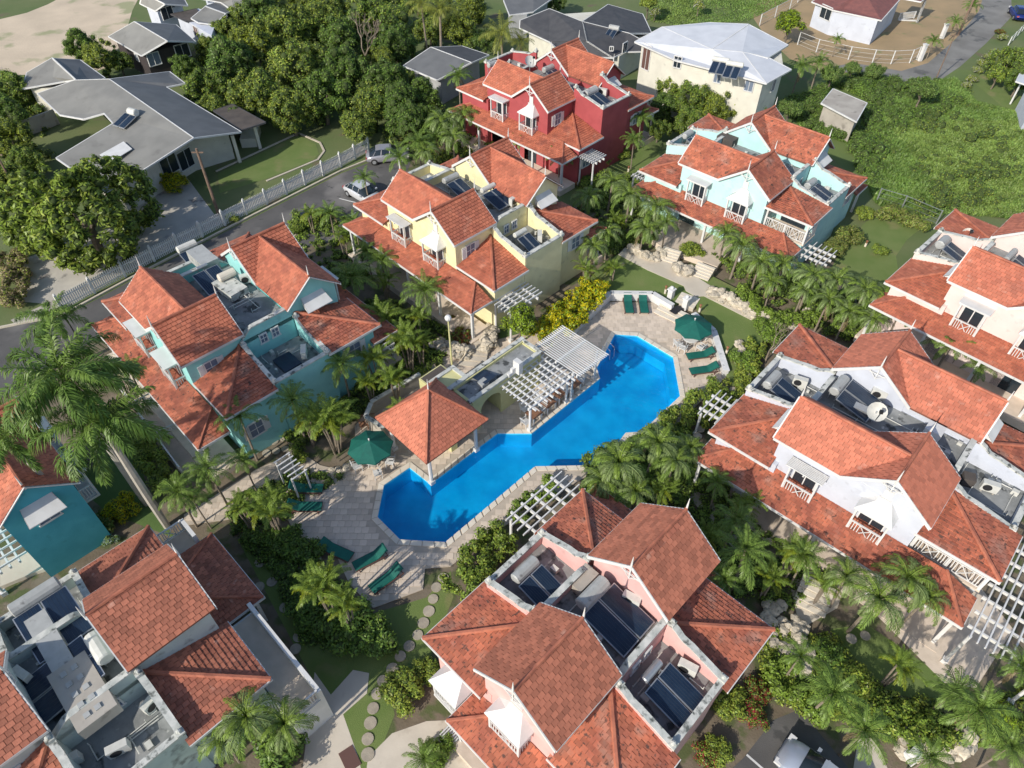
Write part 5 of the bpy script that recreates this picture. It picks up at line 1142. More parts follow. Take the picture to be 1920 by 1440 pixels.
def frond_mesh(name, m, L, ll, pairs, a0, a1, wid=.04, droop=.35, plum=.0, seed=0):
    r = np.random.default_rng(seed); n = 12; t = np.linspace(0,1,n+1); ang = np.radians(a0+(a1-a0)*t**1.25)
    x = np.concatenate([[0],np.cumsum(np.cos((ang[1:]+ang[:-1])/2)*L/n)]); z = np.concatenate([[0],np.cumsum(np.sin((ang[1:]+ang[:-1])/2)*L/n)])
    V = []; F = []
    for i in range(n+1):
        w_ = .035*(1-.8*t[i])+.008; V += [(x[i],-w_,z[i]),(x[i],w_,z[i]),(x[i],0,z[i]-w_)]
    for i in range(n):
        a = 3*i; F += [(a,a+3,a+4,a+1),(a+1,a+4,a+5,a+2),(a+2,a+5,a+3,a)]
    for k in range(pairs):
        tt = .12+.88*(k+.5)/pairs; px_ = np.interp(tt,t,x); pz = np.interp(tt,t,z); an = np.interp(tt,t,ang); T = np.array([math.cos(an),0,math.sin(an)]); Nn = np.array([-math.sin(an),0,math.cos(an)])
        le = ll*(math.sin(math.pi*min(1,.18+tt*.82))**.6+.12)*r.uniform(.7,1.18)
        for s in (-1,1):
            f = .55+.5*tt; roll = r.normal()*plum; dirv = np.array([0,s,0])*math.cos(roll)+Nn*(math.sin(roll)+.12); dirv = dirv+T*f; dirv /= np.linalg.norm(dirv)
            b0 = np.array([px_,0,pz]); mid = b0+dirv*le*.5+np.array([0,0,-droop*.12*le]); tip = b0+dirv*le*.92+np.array([0,0,-droop*le*r.uniform(.5,1.5)]); wv = np.cross(dirv,Nn+1e-3); wv /= np.linalg.norm(wv); wv *= wid
            i0 = len(V); V += [tuple(b0),tuple(mid+wv),tuple(tip),tuple(mid-wv)]; F.append((i0,i0+1,i0+2,i0+3))
    return npmesh(name,V,F,[m])
FR = {}
FR['dead'] = frond_mesh('dead_frond','lf_dry',1.8,.3,22,-20,-85,.03,.8,.3,40)
FR['royal'] = [frond_mesh('frond','lf_royal',3.7,.72,92,48,-62,.036,.6,.8,1),frond_mesh('frond','lf_royal',3.7,.72,92,18,-80,.036,.7,.8,2),frond_mesh('frond','lf_palm',3.50,0.52,80,66,-15,.034,.45,.8,3)]
FR['coco'] = [frond_mesh('frond','lf_coco',2.7,.66,27,50,-45,.024,.7,.1,4),frond_mesh('frond','lf_coco',2.8,.66,27,20,-70,.024,.8,.1,5),frond_mesh('frond','lf_coco',2.3,.6,27,75,20,.024,.5,.1,6)]
FR['feather'] = [frond_mesh('frond','lf_palm',2.01,0.37,27,55,-55,.024,.45,.15,7),frond_mesh('frond','lf_palm',2.12,0.37,27,30,-60,.024,.5,.15,8),frond_mesh('frond','lf_palm',1.70,0.34,27,78,5,.024,.3,.15,9)]
FR['bright'] = [frond_mesh('frond','lf_areca',2.01,0.36,27,60,-40,.024,.4,.2,10),frond_mesh('frond','lf_bright',2.01,0.36,27,35,-55,.024,.45,.2,11),frond_mesh('frond','lf_areca',1.59,0.33,27,80,20,.024,.3,.2,12)]
FR['arch'] = [frond_mesh('frond','lf_fan',2.01,0.34,27,70,-95,.024,.5,.12,13),frond_mesh('frond','lf_palm',2.01,0.34,27,45,-90,.024,.5,.12,14),frond_mesh('frond','lf_areca',1.70,0.30,27,82,-40,.024,.4,.12,15)]
def trunk_mesh(h, r0, r1, m, bulge=0.0, lean=0.0, n=7):
    b = MB(); P = []; R = []
    for i in range(8):
        t = i/7; P.append((lean*t*t*h,0,-.3+(h+.3)*t)); R.append(r0+(r1-r0)*t+bulge*math.sin(math.pi*min(1,t*1.2)))
    b.tube(P,R,n); return b.mesh('trunk',m)
TM = {}
def palm(kind, px, h, rpx=None, nf=19, label='', cat='palm tree', group=None, seedr=None, detail=True):
    c = G(*px,h); L = {'royal':3.4,'coco':2.5,'feather':1.75,'bright':1.75,'arch':1.5}[kind]
    depth = (c-Vector((0,0,H))).dot(_fw); s = (rpx*depth/FPX)/L if rpx else 1.0
    root = thing('palm_tree',label,cat,(c.x,c.y,-.04),random.uniform(0,6.28),group,auto=True)
    root.rotation_euler = (random.uniform(-.06,.06),random.uniform(-.06,.06),random.uniform(0,6.28))
    hk = round(h/s*2)/2; key = (kind,hk)
    if key not in TM: TM[key] = trunk_mesh(h/s, *( (.21,.16) if kind == 'royal' else (.15,.12) if kind == 'coco' else (.09,.07)), 'trunkroyal' if kind == 'royal' else 'trunk', .05 if kind == 'royal' else 0,0.0)
    t = link('trunk',TM[key],root); t.scale = (s,s,s)
    if kind == 'royal': q = MB(); q.tube([(0,0,h-1.2),(0,0,h-.6),(0,0,h)],[.2*s,.17*s,.07*s],8); q.build('crownshaft','lf_areca',root); top = h-.1
    else: top = h
    ga = 2.39996
    for i in range(nf):
        v = 2 if i < nf*.25 else (0 if i < nf*.65 else 1)
        f = link('frond',FR[kind][v],root); k = s*random.uniform(.88,1.1); f.scale = (k,k,k); f.location = (0,0,top); f.rotation_euler = (random.uniform(-.15,.15),random.uniform(-.12,.12),i*ga+random.uniform(-.2,.2))
    if kind != 'royal' and random.random() < .45:
        for i in range(random.choice((1,2))):
            f = link('dead_frond',FR['dead'],root); f.scale = (s*.9,)*3; f.location = (0,0,top-.05); f.rotation_euler = (random.uniform(-.2,.2),.25,random.uniform(0,6.28))
    return root
def clump(kind, px, h, rpx, stems=5, nf=6, label='', cat='palm clump', group=None):
    """several thin stems from one root, each with a tuft of fronds"""
    c = G(*px,h); depth = (c-Vector((0,0,H))).dot(_fw); R = rpx*depth/FPX
    root = thing('palm_clump',label,cat,(c.x,c.y,-.04),random.uniform(0,6.28),group,auto=True); s = max(.55,R/2.3)
    for k in range(stems):
        a = k*2.4; rr = R*.42*math.sqrt((k+.3)/stems); hh = h*random.uniform(.8,1.12); tx,ty = rr*math.cos(a),rr*math.sin(a)
        b = MB(); b.tube([(tx*.3,ty*.3,-.2),(tx*.6,ty*.6,hh*.5),(tx,ty,hh)],[.06,.05,.045],6); b.build('stem','trunk',root)
        for i in range(nf):
            v = (2,0,1)[i%3]; f = link('frond',FR[kind][v],root); q = s*random.uniform(.85,1.15); f.scale = (q,q,q); f.location = (tx,ty,hh)
            f.rotation_euler = (random.uniform(-.2,.2),random.uniform(-.2,.2),a+i*6.283/nf+random.uniform(-.4,.4))
    return root
def tree(kind, px, rpx, h, label='', cat='tree', group=None, name=None, flat=1.0, var=None, trunk=True):
    """crown centre at the photo pixel, h metres up"""
    c = G(*px,h); depth = (c-Vector((0,0,H))).dot(_fw); R = rpx*depth/FPX
    if trunk and kind in ('tree','dark'):
        h = min(h,R*.95+.4); c = G(*px,h)
    root = thing(name or 'broadleaf_tree',label,cat,(c.x,c.y,-.04),0,group,auto=True)
    ms = CR[kind]; me = ms[(var if var is not None else random.randrange(len(ms)))%len(ms)]
    o = link('crown',me,root); o.scale = (R,R,R*flat); o.location = (0,0,h); o.rotation_euler = (0,0,random.uniform(0,6.28))
    if trunk:
        b = MB(); r0 = max(.05,R*.06); b.tube([(0,0,-.2),(.05*R,0,h*.5),(0,.04*R,h)],[r0*1.3,r0,r0*.6],7)
        for k in range(4): a = k*1.6+R; b.tube([(.02,0,h*.55),(.45*R*math.cos(a),.45*R*math.sin(a),h+R*.1)],[r0*.6,r0*.25],5,False)
        b.build('trunk','bark',root)
    return root
def bush(kind, px, rpx, label, cat='shrub', name='shrub', flat=.8, z0=0.0, **k):
    c = G(*px,z0+.5); depth = (c-Vector((0,0,H))).dot(_fw); R = rpx*depth/FPX
    o = tree(kind,px,rpx,z0+R*.35,label,cat,name=name,flat=flat,trunk=False,**k); return o
def hedge(label, px, wd, h, m, m2=None, z0=0.0, leafs=.11, cat='hedge'):
    P = [Vector((*p,0)) for p in gpts(px,z0+h*.7)]; cen = []; rad = []
    for i in range(len(P)-1):
        d = P[i+1]-P[i]; n_ = max(1,int(d.length/.35)); nn = Vector((-d.y,d.x,0)).normalized()
        for k in range(n_):
            for q in range(max(1,int(wd/.45))):
                p = P[i]+d*((k+random.random())/n_)+nn*random.uniform(-.5,.5)*wd; cen.append((p.x,p.y,z0+h*random.uniform(.45,.85))); rad.append(random.uniform(.26,.48))
    me = cloud('foliage',m,cen,rad,105,leafs*.85,m2=m2,m2f=.3); root = thing('hedge',label,cat); link('foliage',me,root); return root
# ------------------------------------------------------------------ planting, by kind; labels get their place at the end
def rows(fn, kind, L, lab, **k):
    for q in L: fn(kind,*q,label=lab,**k)
def bare(label,px,h,seed):
    root = thing('bare_tree',label,'tree',G(*px,h*.6)*1.0); root.location.z = 0; r = random.Random(seed); b = MB()
    def br(p,d,L,rad,k):
        q = p+d*L; b.tube([p,(p+q)/2+Vector((r.uniform(-.1,.1),r.uniform(-.1,.1),0))*L,q],[rad,rad*.8,rad*.6],5,False)
        if k:
            for _ in range(3): br(q,(d+Vector((r.uniform(-.8,.8),r.uniform(-.8,.8),r.uniform(-.1,.5)))).normalized(),L*.68,rad*.6,k-1)
    br(Vector((0,0,-.2)),Vector((.05,.05,1)),h*.38,h*.022,4); b.build('branches','trunk',root)
bare('leafless grey tree standing in the dark gap of the wood',(678,75),7.5,3)
bare('twisted pale trunk among the shrubs left of the white villa back roof',(1448,640),3.4,5)
big = tree('round',(152,405),128,3.6,'',flat=.95); big['label'] = 'huge round dark green tree in front of the bungalow'; THINGS.remove(big)
FT_ = [(345,128,28,4),(385,165,42,5),(430,120,55,7),(480,85,58,8),(545,55,58,8),(605,40,52,8),(640,68,48,8),(560,125,62,7),(480,175,58,6),(605,180,55,6),(648,130,48,6),(400,205,34,3.5),(545,205,48,4),(700,40,48,7),(742,82,45,6),(715,118,36,5),
       (620,8,42,7),(560,5,42,7),(490,22,42,6),(860,50,38,6),(885,15,34,6),(805,55,34,6),(722,150,45,5),(425,55,30,6),(455,30,32,6),(1040,2,24,5),(910,75,26,5),(390,90,26,5),(440,225,26,2.5)]
for i,(x,y,r,h) in enumerate(FT_): tree('tree' if i%4 != 2 else 'dark',(x,y),r,h,'leafy green tree in the wooded patch',group='trees of the wood behind the bungalow')
wallrun('yard_wall','long grey yard wall left of the bungalow',[(18,268),(112,232)],0,1.6,.2,'concrete')
for x,y,r,h in ((700,192,45,4),(672,235,36,3),(745,200,45,4),(790,180,38,4),(765,235,38,3),(800,225,32,3)): tree('dark' if x%2 else 'tree',(x,y),r,h,'dense green tree left of the red villa',group='trees between the lawn and the red villa')
for x,y,r,h in ((150,85,34,4),(190,108,36,3.5),(222,115,24,3),(18,168,40,4),(10,215,42,4),(20,262,42,3.5),(48,300,34,3),(5,345,42,4),(55,350,34,3),(90,150,18,2)): tree('tree',(x,y),r,h,'green tree near the sand lot and bungalow',group='trees round the bungalow')
for x,y,r,h in ((1262,168,38,4),(1300,188,44,4),(1332,158,38,4),(1345,205,38,3.5),(1385,192,30,3),(1242,200,28,3),(1295,228,34,3),(1228,150,24,3),(1420,215,24,2),(1235,240,22,2)): tree('tree' if x%3 else 'dark',(x,y),r,h,'leafy tree beside the two storey white house',group='trees between the red and mint villas')
for x,y,r,h,k in ((1480,45,30,2.6,'bright'),(1890,120,34,2,'tree'),(1912,150,26,2,'tree'),(1870,142,22,1.5,'shrub'),(1640,135,20,1.6,'scrubtree'),(1598,128,17,1.5,'scrubtree'),(1560,140,24,2,'scrubtree'),(1480,205,24,2,'scrubtree'),(1730,170,26,2,'scrubtree'),(1215,8,18,2,'shrub'),(1310,10,14,1.4,'whitef'),(1228,25,14,1,'whitef')): tree(k,(x,y),r,h,'green bush on the far plots')
for x,y,r in ((1822,148,12),(1833,132,12),(1842,118,12),(1855,108,12),(1866,98,12),(1812,160,12),(1880,70,12)): bush('whitef',(x,y),r,'white flowering bush in the row beside the villa lawn',group='white flowering bushes beside the far road')
bush('lime',(326,343),29,'',flat=.95); THINGS[-1]['label']='round yellow green bush by the bungalow garage'; THINGS.pop()
t_ = tree('bright',(974,602),36,2.2,''); t_['label']='bright lime green tree at the lower end of the yellow hedge'; THINGS.remove(t_)
t_ = bush('lime',(230,955),34,'',flat=.9); t_['label']='rounded yellow green shrub above the corner villa roof'; THINGS.remove(t_)
hedge('tall bright yellow hedge above the white wall of the pool deck',[(1005,630),(1060,590),(1125,530)],2.5,1.8,'lf_lime','lf_lime2')
hedge('green hedge along the right edge of the pool deck',[(1352,722),(1300,762),(1250,800),(1215,835)],1.5,1.1,'lf_hedge','lf_tree2')
hedge('green hedge between the deck and the pink villa pergola',[(1040,895),(1000,935),(960,975)],1.1,1.0,'lf_hedge','lf_tree')
hedge('broad leafy hedge left of the pink villa terrace',[(955,1000),(905,1040),(870,1085),(855,1115)],1.9,1.3,'lf_hedge','lf_tree2')
hedge('green hedge beside the shaded teal villa terrace',[(232,795),(275,852),(312,908)],1.5,1.1,'lf_tree2','lf_hedge')
hedge('clipped hedge between the bungalow terrace and the wood',[(500,212),(525,222),(552,236)],1.5,1.3,'lf_hedge','lf_tree2')
hedge('low planting along the far side of the wire fence',[(1650,395),(1700,405),(1745,425)],1.4,.9,'lf_olive','lf_hedge')
hedge('low hedge in front of the mint villa palms',[(1380,540),(1450,590),(1500,600),(1530,590)],1.3,.9,'lf_hedge','lf_areca',z0=.3)
hedge('dark planting at the foot of the pool deck',[(470,1000),(540,1020),(600,1040)],1.4,.9,'lf_dark','lf_tree')
hedge('leafy border beneath the white villa palms',[(1440,1250),(1500,1280),(1560,1330)],1.8,1.1,'lf_hedge','lf_tree')
hedge('leafy border along the bottom right path',[(1640,1330),(1720,1365),(1800,1380)],1.6,1.0,'lf_hedge','lf_tree2')
hedge('green border between the white villa and the pool deck hedge',[(1300,790),(1330,770),(1370,740),(1400,690),(1420,640)],1.3,.8,'lf_tree2','lf_hedge')
hedge('overgrown edge at the left frame side of the driveway',[(15,470),(30,520),(15,570)],1.8,1.0,'lf_dry','lf_tree2')
hedge('flower border between the dark teal villa and the corner villa',[(120,1010),(165,985),(205,985)],1.5,.8,'lf_dark','lf_olive')
for k,x,y,r,l in (('olive',1592,442,28,'pale olive shrub at the right corner of the mint villa'),('olive',1568,465,22,'pale olive shrub below the mint villa pergola'),('shrub',1622,400,20,'green shrub behind the mint villa corner'),('redshrub',865,632,26,'red leaved shrub beside the shaded steps'),('redshrub',840,600,18,'small red leaved shrub left of the yellow villa patio'),
    ('shrub',1295,470,24,'round shrub between the two flights of pale steps'),('shrub',1205,440,24,'round shrub left of the mint villa steps'),('darkshrub',650,1180,58,'large dark shrub below the deck corner'),('darkshrub',700,1195,46,'dark shrub beside the stepping stones'),('darkshrub',580,1150,40,'dark shrub left of the leafy tree below the deck'),
    ('shrub',755,1290,44,'green shrub beside the round stepping stones'),('shrub',800,1260,30,'green shrub against the pink villa corner'),('darkshrub',540,1010,34,'dark shrub at the left foot of the deck'),('shrub',1365,1320,36,'green shrub right of the pink villa corner'),('shrub',1345,1410,32,'green shrub near the bottom edge right of the pink villa'),
    ('pink',1412,1345,30,'pink flowering bush beside the silver blue car'),('pink',1322,1418,30,'pink flowering bush at the bottom edge of the pink villa'),('redshrub',1420,1295,28,'dark red bush above the pink flowering bush'),('lime',1735,632,30,'lime green bush behind the white villa back roof'),('lime',1850,668,26,'lime green bush under the palm beside the cream villa'),
    ('shrub',1445,622,34,'leafy shrub left of the white villa back hip'),('shrub',1398,680,30,'leafy shrub beside the lawn garden lights'),('shrub',1130,300,20,'clipped green bush by the red villa door'),('shrub',1165,290,18,'clipped green bush right of the red villa pergola'),('shrub',560,425,22,'green shrub in the bed behind the teal villa'),('shrub',600,408,20,'green shrub beside the road in the teal villa bed'),
    ('shrub',1480,1290,36,'green shrub above the silver blue car'),('darkshrub',1550,1230,34,'dark shrub near the white villa steps'),('shrub',900,240,22,'green shrub between the yellow and red villas'),('shrub',435,408,14,'small shrub beside the utility pole'),('bright',1880,1340,30,'bright shrub at the right edge below the white villa'),('darkshrub',520,1405,60,'dark shrub under the drooping palm at the bottom'),('shrub',820,1410,34,'green shrub in the middle of the bottom path'),
    ('shrub',560,860,18,'green shrub by the round cobble bed'),('blue',205,1010,18,'bluish shrub beside the corner villa roof'),('darkshrub',120,880,50,'dark mass of leaves under the tall palms'),('darkshrub',700,480,30,'dark shrub between the teal and yellow villas'),('darkshrub',680,600,30,'dark shrub behind the teal villa hip roof'),('shrub',1650,470,16,'small shrub on the grass below the scrub'),('redshrub',1875,60,10,'small red bush near the blue car'),('shrub',1880,760,24,'shrub beside the right end of the white villa')):
    o = bush(k,(x,y),r,l); o['label'] = l; THINGS.remove(o)
# royal palms
for px_,h,r,nf,l in (((112,690),11.5,135,20,'tallest royal palm with huge drooping fronds at the left edge'),((185,785),9.6,120,18,'second royal palm leaning over the dark teal villa'),((92,595),4.4,70,13,'smaller bright royal palm beside the road on the left'),((30,800),9.5,85,13,'royal palm cut by the left edge above the dark teal villa')):
    o = palm('royal',px_,h,r,nf,l); THINGS.remove(o); o['label'] = l
FEA = [((660,525),3.6,52),((718,492),3.2,38),((690,470),3.0,30),((795,548),3.4,48),((618,400),2.8,30),((665,415),2.6,28),((640,680),3.6,46),((548,748),4.0,46),((450,785),4.0,46),((392,878),3.6,48),((458,868),3.2,34),((330,920),3.6,46),((365,935),3.0,34),((685,335),2.6,28),((750,295),2.6,34),((785,270),2.8,36),((820,255),2.6,32),((860,145),4.5,30),
       ((1050,290),2.8,28),((975,262),2.8,26),((1205,220),3.4,30),((1190,262),3.0,26),((1500,125),3.0,28),((1535,120),3.0,30),((1570,75),2.0,16),((1750,78),2.0,20),((1792,42),2.2,18),((1822,12),2.2,20),((1405,1035),4.2,62),((1360,1085),3.6,40),((1378,975),3.4,44),((1350,905),3.0,36),((1515,1040),3.4,44),((1558,1290),3.4,60),((1500,1230),3.0,42),((1620,1372),3.2,58),
       ((1845,1330),3.6,66),((1795,1290),3.2,50),((1905,1250),3.2,50),((1895,1400),3.0,50),((1740,1420),2.6,44),((1785,645),3.2,46),((1838,690),2.8,34),((790,1425),2.6,40),((240,700),3.2,40)]
rows(palm,'feather',FEA,'slim green feather palm')
ARC = [((1225,832),3.4,52),((1165,868),3.6,58),((1262,868),3.2,46),((1130,905),3.2,44),((1185,925),3.0,44),((1290,842),2.8,36),((1640,1120),3.8,62),((1700,1085),3.6,56),((1595,1082),3.2,44),((1735,1120),3.2,44),((470,1345),3.6,66),((535,1360),3.4,56),((410,1385),3.2,50),
       ((1180,372),3.0,38),((1228,395),3.2,40),((1145,345),3.0,34),((1105,372),3.0,34),((1205,430),2.8,34),((1250,420),2.8,28),((1385,465),3.0,40),((1360,440),2.8,34),((1425,492),3.2,40),((1472,500),3.0,36),((1520,522),3.2,42),((1572,530),3.2,42),((1618,548),3.4,44),((1660,558),3.2,42),((1690,585),3.2,42),((1640,600),3.0,34),((1505,548),2.8,32),((1550,565),3.0,34),((1590,585),2.8,34),((1450,530),2.8,30),
       ((830,232),3.0,40),((870,222),3.0,38),((850,262),2.8,34),((800,290),2.6,30),((1110,465),2.8,34),((1085,430),2.8,36),((1140,440),2.8,36)]
for q in ARC: palm('arch',q[0],q[1],q[2],20,'palm with arching grey green fronds')
for q in [((945,65),7.0,46),((975,80),6.0,30),((820,22),7.0,44),((795,8),6.5,34)]: palm('coco',*q,14,'tall yellowish coconut palm')
ARE = [((712,592),3.0,52,6),((762,640),3.0,46,5),((700,665),3.0,44,5),((735,705),2.8,40,5),((782,595),2.6,34,4),((615,785),3.2,66,7),((570,775),3.0,36,4),((505,955),2.6,54,6),((455,950),2.4,36,4),((600,1098),3.6,60,6),((645,1135),3.0,34,4),((1495,1035),3.2,48,5),((1690,1245),2.6,46,4),((750,765),2.4,34,4),((720,520),2.6,34,4),
       ((1240,920),2.4,34,4),((1400,945),2.4,34,4),((785,640),2.4,30,4),((690,715),2.4,30,4),((1150,500),1.6,20,3),((1100,505),2.4,26,4),((1160,415),2.0,24,4),((640,440),2.2,24,3),((580,400),2.0,22,3),((1330,1000),2.4,30,4),((1550,1095),2.2,26,3),((1450,1080),2.4,30,4)]
for q in ARE: clump('bright',q[0],q[1],q[2],q[3],8,'bright yellow green palm clump')
# ------------------------------------------------------------------ scrub field and ground cover
def scatter(name, poly_px, n_, m, m2, r0, r1, z0, z1, per, leafs, kind='stuff', avoid=()):
    P = gpts(poly_px); xs = [p[0] for p in P]; ys = [p[1] for p in P]; cen=[]; rad=[]; tries = 0
    while len(cen) < n_ and tries < n_*20:
        tries += 1; p = (random.uniform(min(xs),max(xs)),random.uniform(min(ys),max(ys)))
        if not inside(p,P) or any(inside(p,a) for a in avoid): continue
        hh = .5+.5*math.sin(p[0]*.35+math.sin(p[1]*.27)*2)*math.cos(p[1]*.31+.5*math.sin(p[0]*.2)); r_ = random.uniform(r0,r1)*(.6+.8*hh); cen.append((p[0],p[1],z0+(z1-z0)*hh*random.uniform(.5,1))); rad.append(r_)
    me = cloud(name,m,cen,rad,per,leafs,m2=m2,m2f=.4); o = link(name,me); o['kind'] = kind; return o
shed = gpts([(1536,200),(1560,160),(1632,190),(1610,240)])
scatter('scrub',[(1470,190),(1540,165),(1600,142),(1690,160),(1760,150),(1800,200),(1700,230),(1660,300),(1640,370),(1610,330),(1590,270),(1500,240)],560,'lf_scrub','lf_tree',.3,.75,.0,.9,60,.09,avoid=[shed])
scatter('scrub_patches',[(1640,200),(1800,150),(1930,215),(1960,410),(1780,395),(1700,415),(1645,378)],210,'lf_scrub','lf_tree2',.25,.75,-.1,.5,60,.08)
def blades(name, poly_px, n_, m, m2, h0, h1, avoid=()):
    P = gpts(poly_px); xs = [p[0] for p in P]; ys = [p[1] for p in P]; C = []
    while len(C) < n_:
        p = (random.uniform(min(xs),max(xs)),random.uniform(min(ys),max(ys)))
        if inside(p,P) and not any(inside(p,a) for a in avoid): C.append(p)
    C = np.array(C); n = len(C); cl = .5+.5*np.sin(C[:,0]*.55+2*np.sin(C[:,1]*.4))*np.cos(C[:,1]*.5+np.sin(C[:,0]*.33)); h = h0+(h1-h0)*cl*rng.uniform(.5,1,n)
    a = rng.uniform(0,6.28,n); w_ = rng.uniform(.03,.07,n); ln = rng.uniform(.2,.9,n)*h; la = .6+rng.normal(size=n)*.9
    B = np.stack([C[:,0],C[:,1],np.full(n,-.05)],1); dx = np.stack([np.cos(a)*w_,np.sin(a)*w_,np.zeros(n)],1); tip = B+np.stack([np.cos(la)*ln,np.sin(la)*ln,h],1); mid = B+np.stack([np.cos(la)*ln*.35,np.sin(la)*ln*.35,h*.62],1)
    V = np.stack([B,mid-dx,tip,mid+dx],1).reshape(-1,3); mi = (rng.random(n) < .25+.5*(np.sin(C[:,0]*.21+1)*np.sin(C[:,1]*.17) > 0)).astype(int)
    o = link(name,npmesh(name,V,np.arange(4*n).reshape(n,4),[m,m2],mi)); o['kind'] = 'stuff'; return o
blades('long_grass',[(1470,190),(1540,165),(1600,142),(1690,160),(1790,150),(1830,190),(1930,215),(1990,420),(1780,400),(1700,418),(1640,380),(1590,270),(1500,240)],90000,'lf_scrub','lf_scrub2',.12,.55,[shed])
blades('rough_grass',[(1215,5),(1300,-10),(1500,-10),(1400,40),(1280,50),(1220,40)],14000,'lf_scrub','lf_scrub2',.08,.3)
scatter('ground_cover',[(640,600),(700,560),(800,600),(870,640),(820,690),(740,740),(640,800),(560,850),(520,800),(600,740)],420,'lf_hedge','lf_areca',.22,.46,.0,.4,40,.09)
scatter('ground_cover',[(1090,330),(1200,330),(1260,380),(1230,450),(1150,480),(1080,440)],360,'lf_hedge','lf_areca',.25,.5,.05,.4,40,.09)
scatter('ground_cover',[(1330,480),(1480,530),(1700,600),(1680,640),(1560,640),(1420,560)],260,'lf_hedge','lf_areca',.25,.5,.3,.7,44,.09)
scatter('ground_cover',[(1090,860),(1290,800),(1330,880),(1440,1000),(1560,1080),(1480,1140),(1380,1120),(1250,930),(1160,960),(1090,930)],560,'lf_hedge','lf_tree',.25,.5,.0,.4,44,.09)
scatter('ground_cover',[(1440,1180),(1560,1200),(1640,1300),(1800,1330),(1960,1280),(1960,1380),(1800,1400),(1700,1400),(1600,1350),(1480,1330),(1420,1270)],560,'lf_tree2','lf_hedge',.25,.5,.0,.45,44,.09)
scatter('ground_cover',[(430,1000),(560,1020),(700,1160),(680,1230),(560,1200),(520,1080)],240,'lf_tree','lf_dark',.22,.42,.0,.3,44,.08)
scatter('ground_cover',[(545,400),(640,400),(700,440),(690,520),(640,560),(560,470)],200,'lf_hedge','lf_areca',.25,.5,.0,.5,40,.09)
scatter('ground_cover',[(740,250),(900,240),(960,290),(900,300),(800,310)],160,'lf_tree2','lf_hedge',.25,.5,.0,.5,40,.1)
scatter('ground_cover',[(560,880),(640,895),(560,960),(500,1000),(420,990),(440,930)],0+120,'lf_hedge','lf_dark',.2,.4,.0,.3,40,.08)
scatter('undergrowth',[(340,140),(520,-20),(900,-20),(900,100),(760,130),(840,230),(760,290),(640,260),(560,215),(480,230),(380,200)],460,'lf_tree','lf_tree2',.6,1.2,.1,1.4,50,.16)
scatter('undergrowth',[(-40,140),(60,150),(100,290),(60,380),(-60,400)],140,'lf_dark','lf_tree2',.5,.9,.0,1.0,50,.14)
scatter('undergrowth',[(1215,150),(1330,150),(1430,210),(1400,230),(1260,250),(1215,210)],110,'lf_tree','lf_dark',.5,.9,.0,1.0,50,.14)
scatter('far_bushes',[(-900,-60),(-200,-60),(-200,-20),(-700,60)],60,'lf_tree','lf_dark',.8,1.4,.2,1.0,30,.2)
# ------------------------------------------------------------------ stones
def rockmesh(seed):
    r = random.Random(seed); b = MB(); b.sphere((0,0,0),1,7,5); b.v = [(x*r.uniform(.78,1.15),y*r.uniform(.78,1.15),z*r.uniform(.7,1.1)*.75) for x,y,z in b.v]; return b.mesh('stone','stone')
RK = [rockmesh(s) for s in range(5)]
def rocks(label, px, n_, wd, s0, s1, z0=0.0, name='rock_wall', cat='rock wall', h=.5):
    P = [Vector((*p,0)) for p in gpts(px,z0+h*.5)]; root = thing(name,label,cat); tot = sum((P[i+1]-P[i]).length for i in range(len(P)-1))
    for i in range(len(P)-1):
        d = P[i+1]-P[i]; nn = Vector((-d.y,d.x,0)).normalized(); k_ = max(1,round(n_*d.length/tot))
        for k in range(k_):
            p = P[i]+d*((k+random.random()*.8)/k_)+nn*random.uniform(-.5,.5)*wd; s = random.uniform(s0,s1); o = link('stone',random.choice(RK),root); o.location = (p.x,p.y,z0+random.uniform(.0,h)); o.scale = (s*random.uniform(.8,1.4),s,s*random.uniform(.7,1.1)); o.rotation_euler = (random.uniform(-.4,.4),random.uniform(-.4,.4),random.uniform(0,6.28))
rocks('long pale rock wall above the curving path',[(1330,545),(1370,562),(1420,590),(1470,606),(1500,602)],120,.8,.2,.42,.25)
rocks('rocks round the shrub between the two flights of steps',[(1268,500),(1282,508),(1297,508)],26,.8,.25,.45,.3)
rocks('rocks left of the mint villa steps',[(1182,462),(1205,478),(1232,482),(1245,470)],40,.7,.22,.42,.25)
rocks('rocks beside the shaded steps behind the pool house',[(925,612),(918,635),(905,655),(925,640)],44,.6,.22,.42,.1)
rocks('rocks left of the shaded steps under the red shrub',[(815,640),(840,650),(865,665),(880,655)],46,.9,.2,.38,.1)
rocks('tumbled boulders between the pink villa and the white villa steps',[(1490,1160),(1480,1200),(1500,1240),(1490,1270)],80,1.3,.18,.45,0)
rocks('pale rocks along the dark path right of the pink villa',[(1455,1130),(1440,1170),(1450,1230)],30,.8,.2,.4,0)
rocks('rocks along the bottom right border',[(1690,1400),(1740,1390),(1800,1405),(1830,1395)],50,.8,.25,.5,0)
rocks('loose rocks edging the areca bed by the deck',[(618,884),(640,885),(662,872)],26,.4,.12,.24,0,h=.2)
rocks('low rocks edging the lawn beside the garden light',[(1385,640),(1395,680),(1400,715)],30,.4,.15,.3,.3,h=.25)
rocks('dark rocks edging the shaded lawn below the deck',[(470,1015),(540,1035),(600,1050)],34,.4,.14,.26,0,h=.2)
b = MB(); b.box((-.3,-.3,0),(.3,.3,.5)); b.box((-.2,-.2,.5),(.2,.2,.8)); thing('stone_pedestal','white stone pedestal near the bottom right edge','pedestal',G(1705,1420),.6,data=b.mesh('stone_pedestal','white'))
sb = MB(); sb.tube([(0,0,0),(0,0,.05)],.30,14); SM = sb.mesh('stepping_stone','steppingstone')
def zz(x,y): return (480+x/2.4,840+y/2.4)
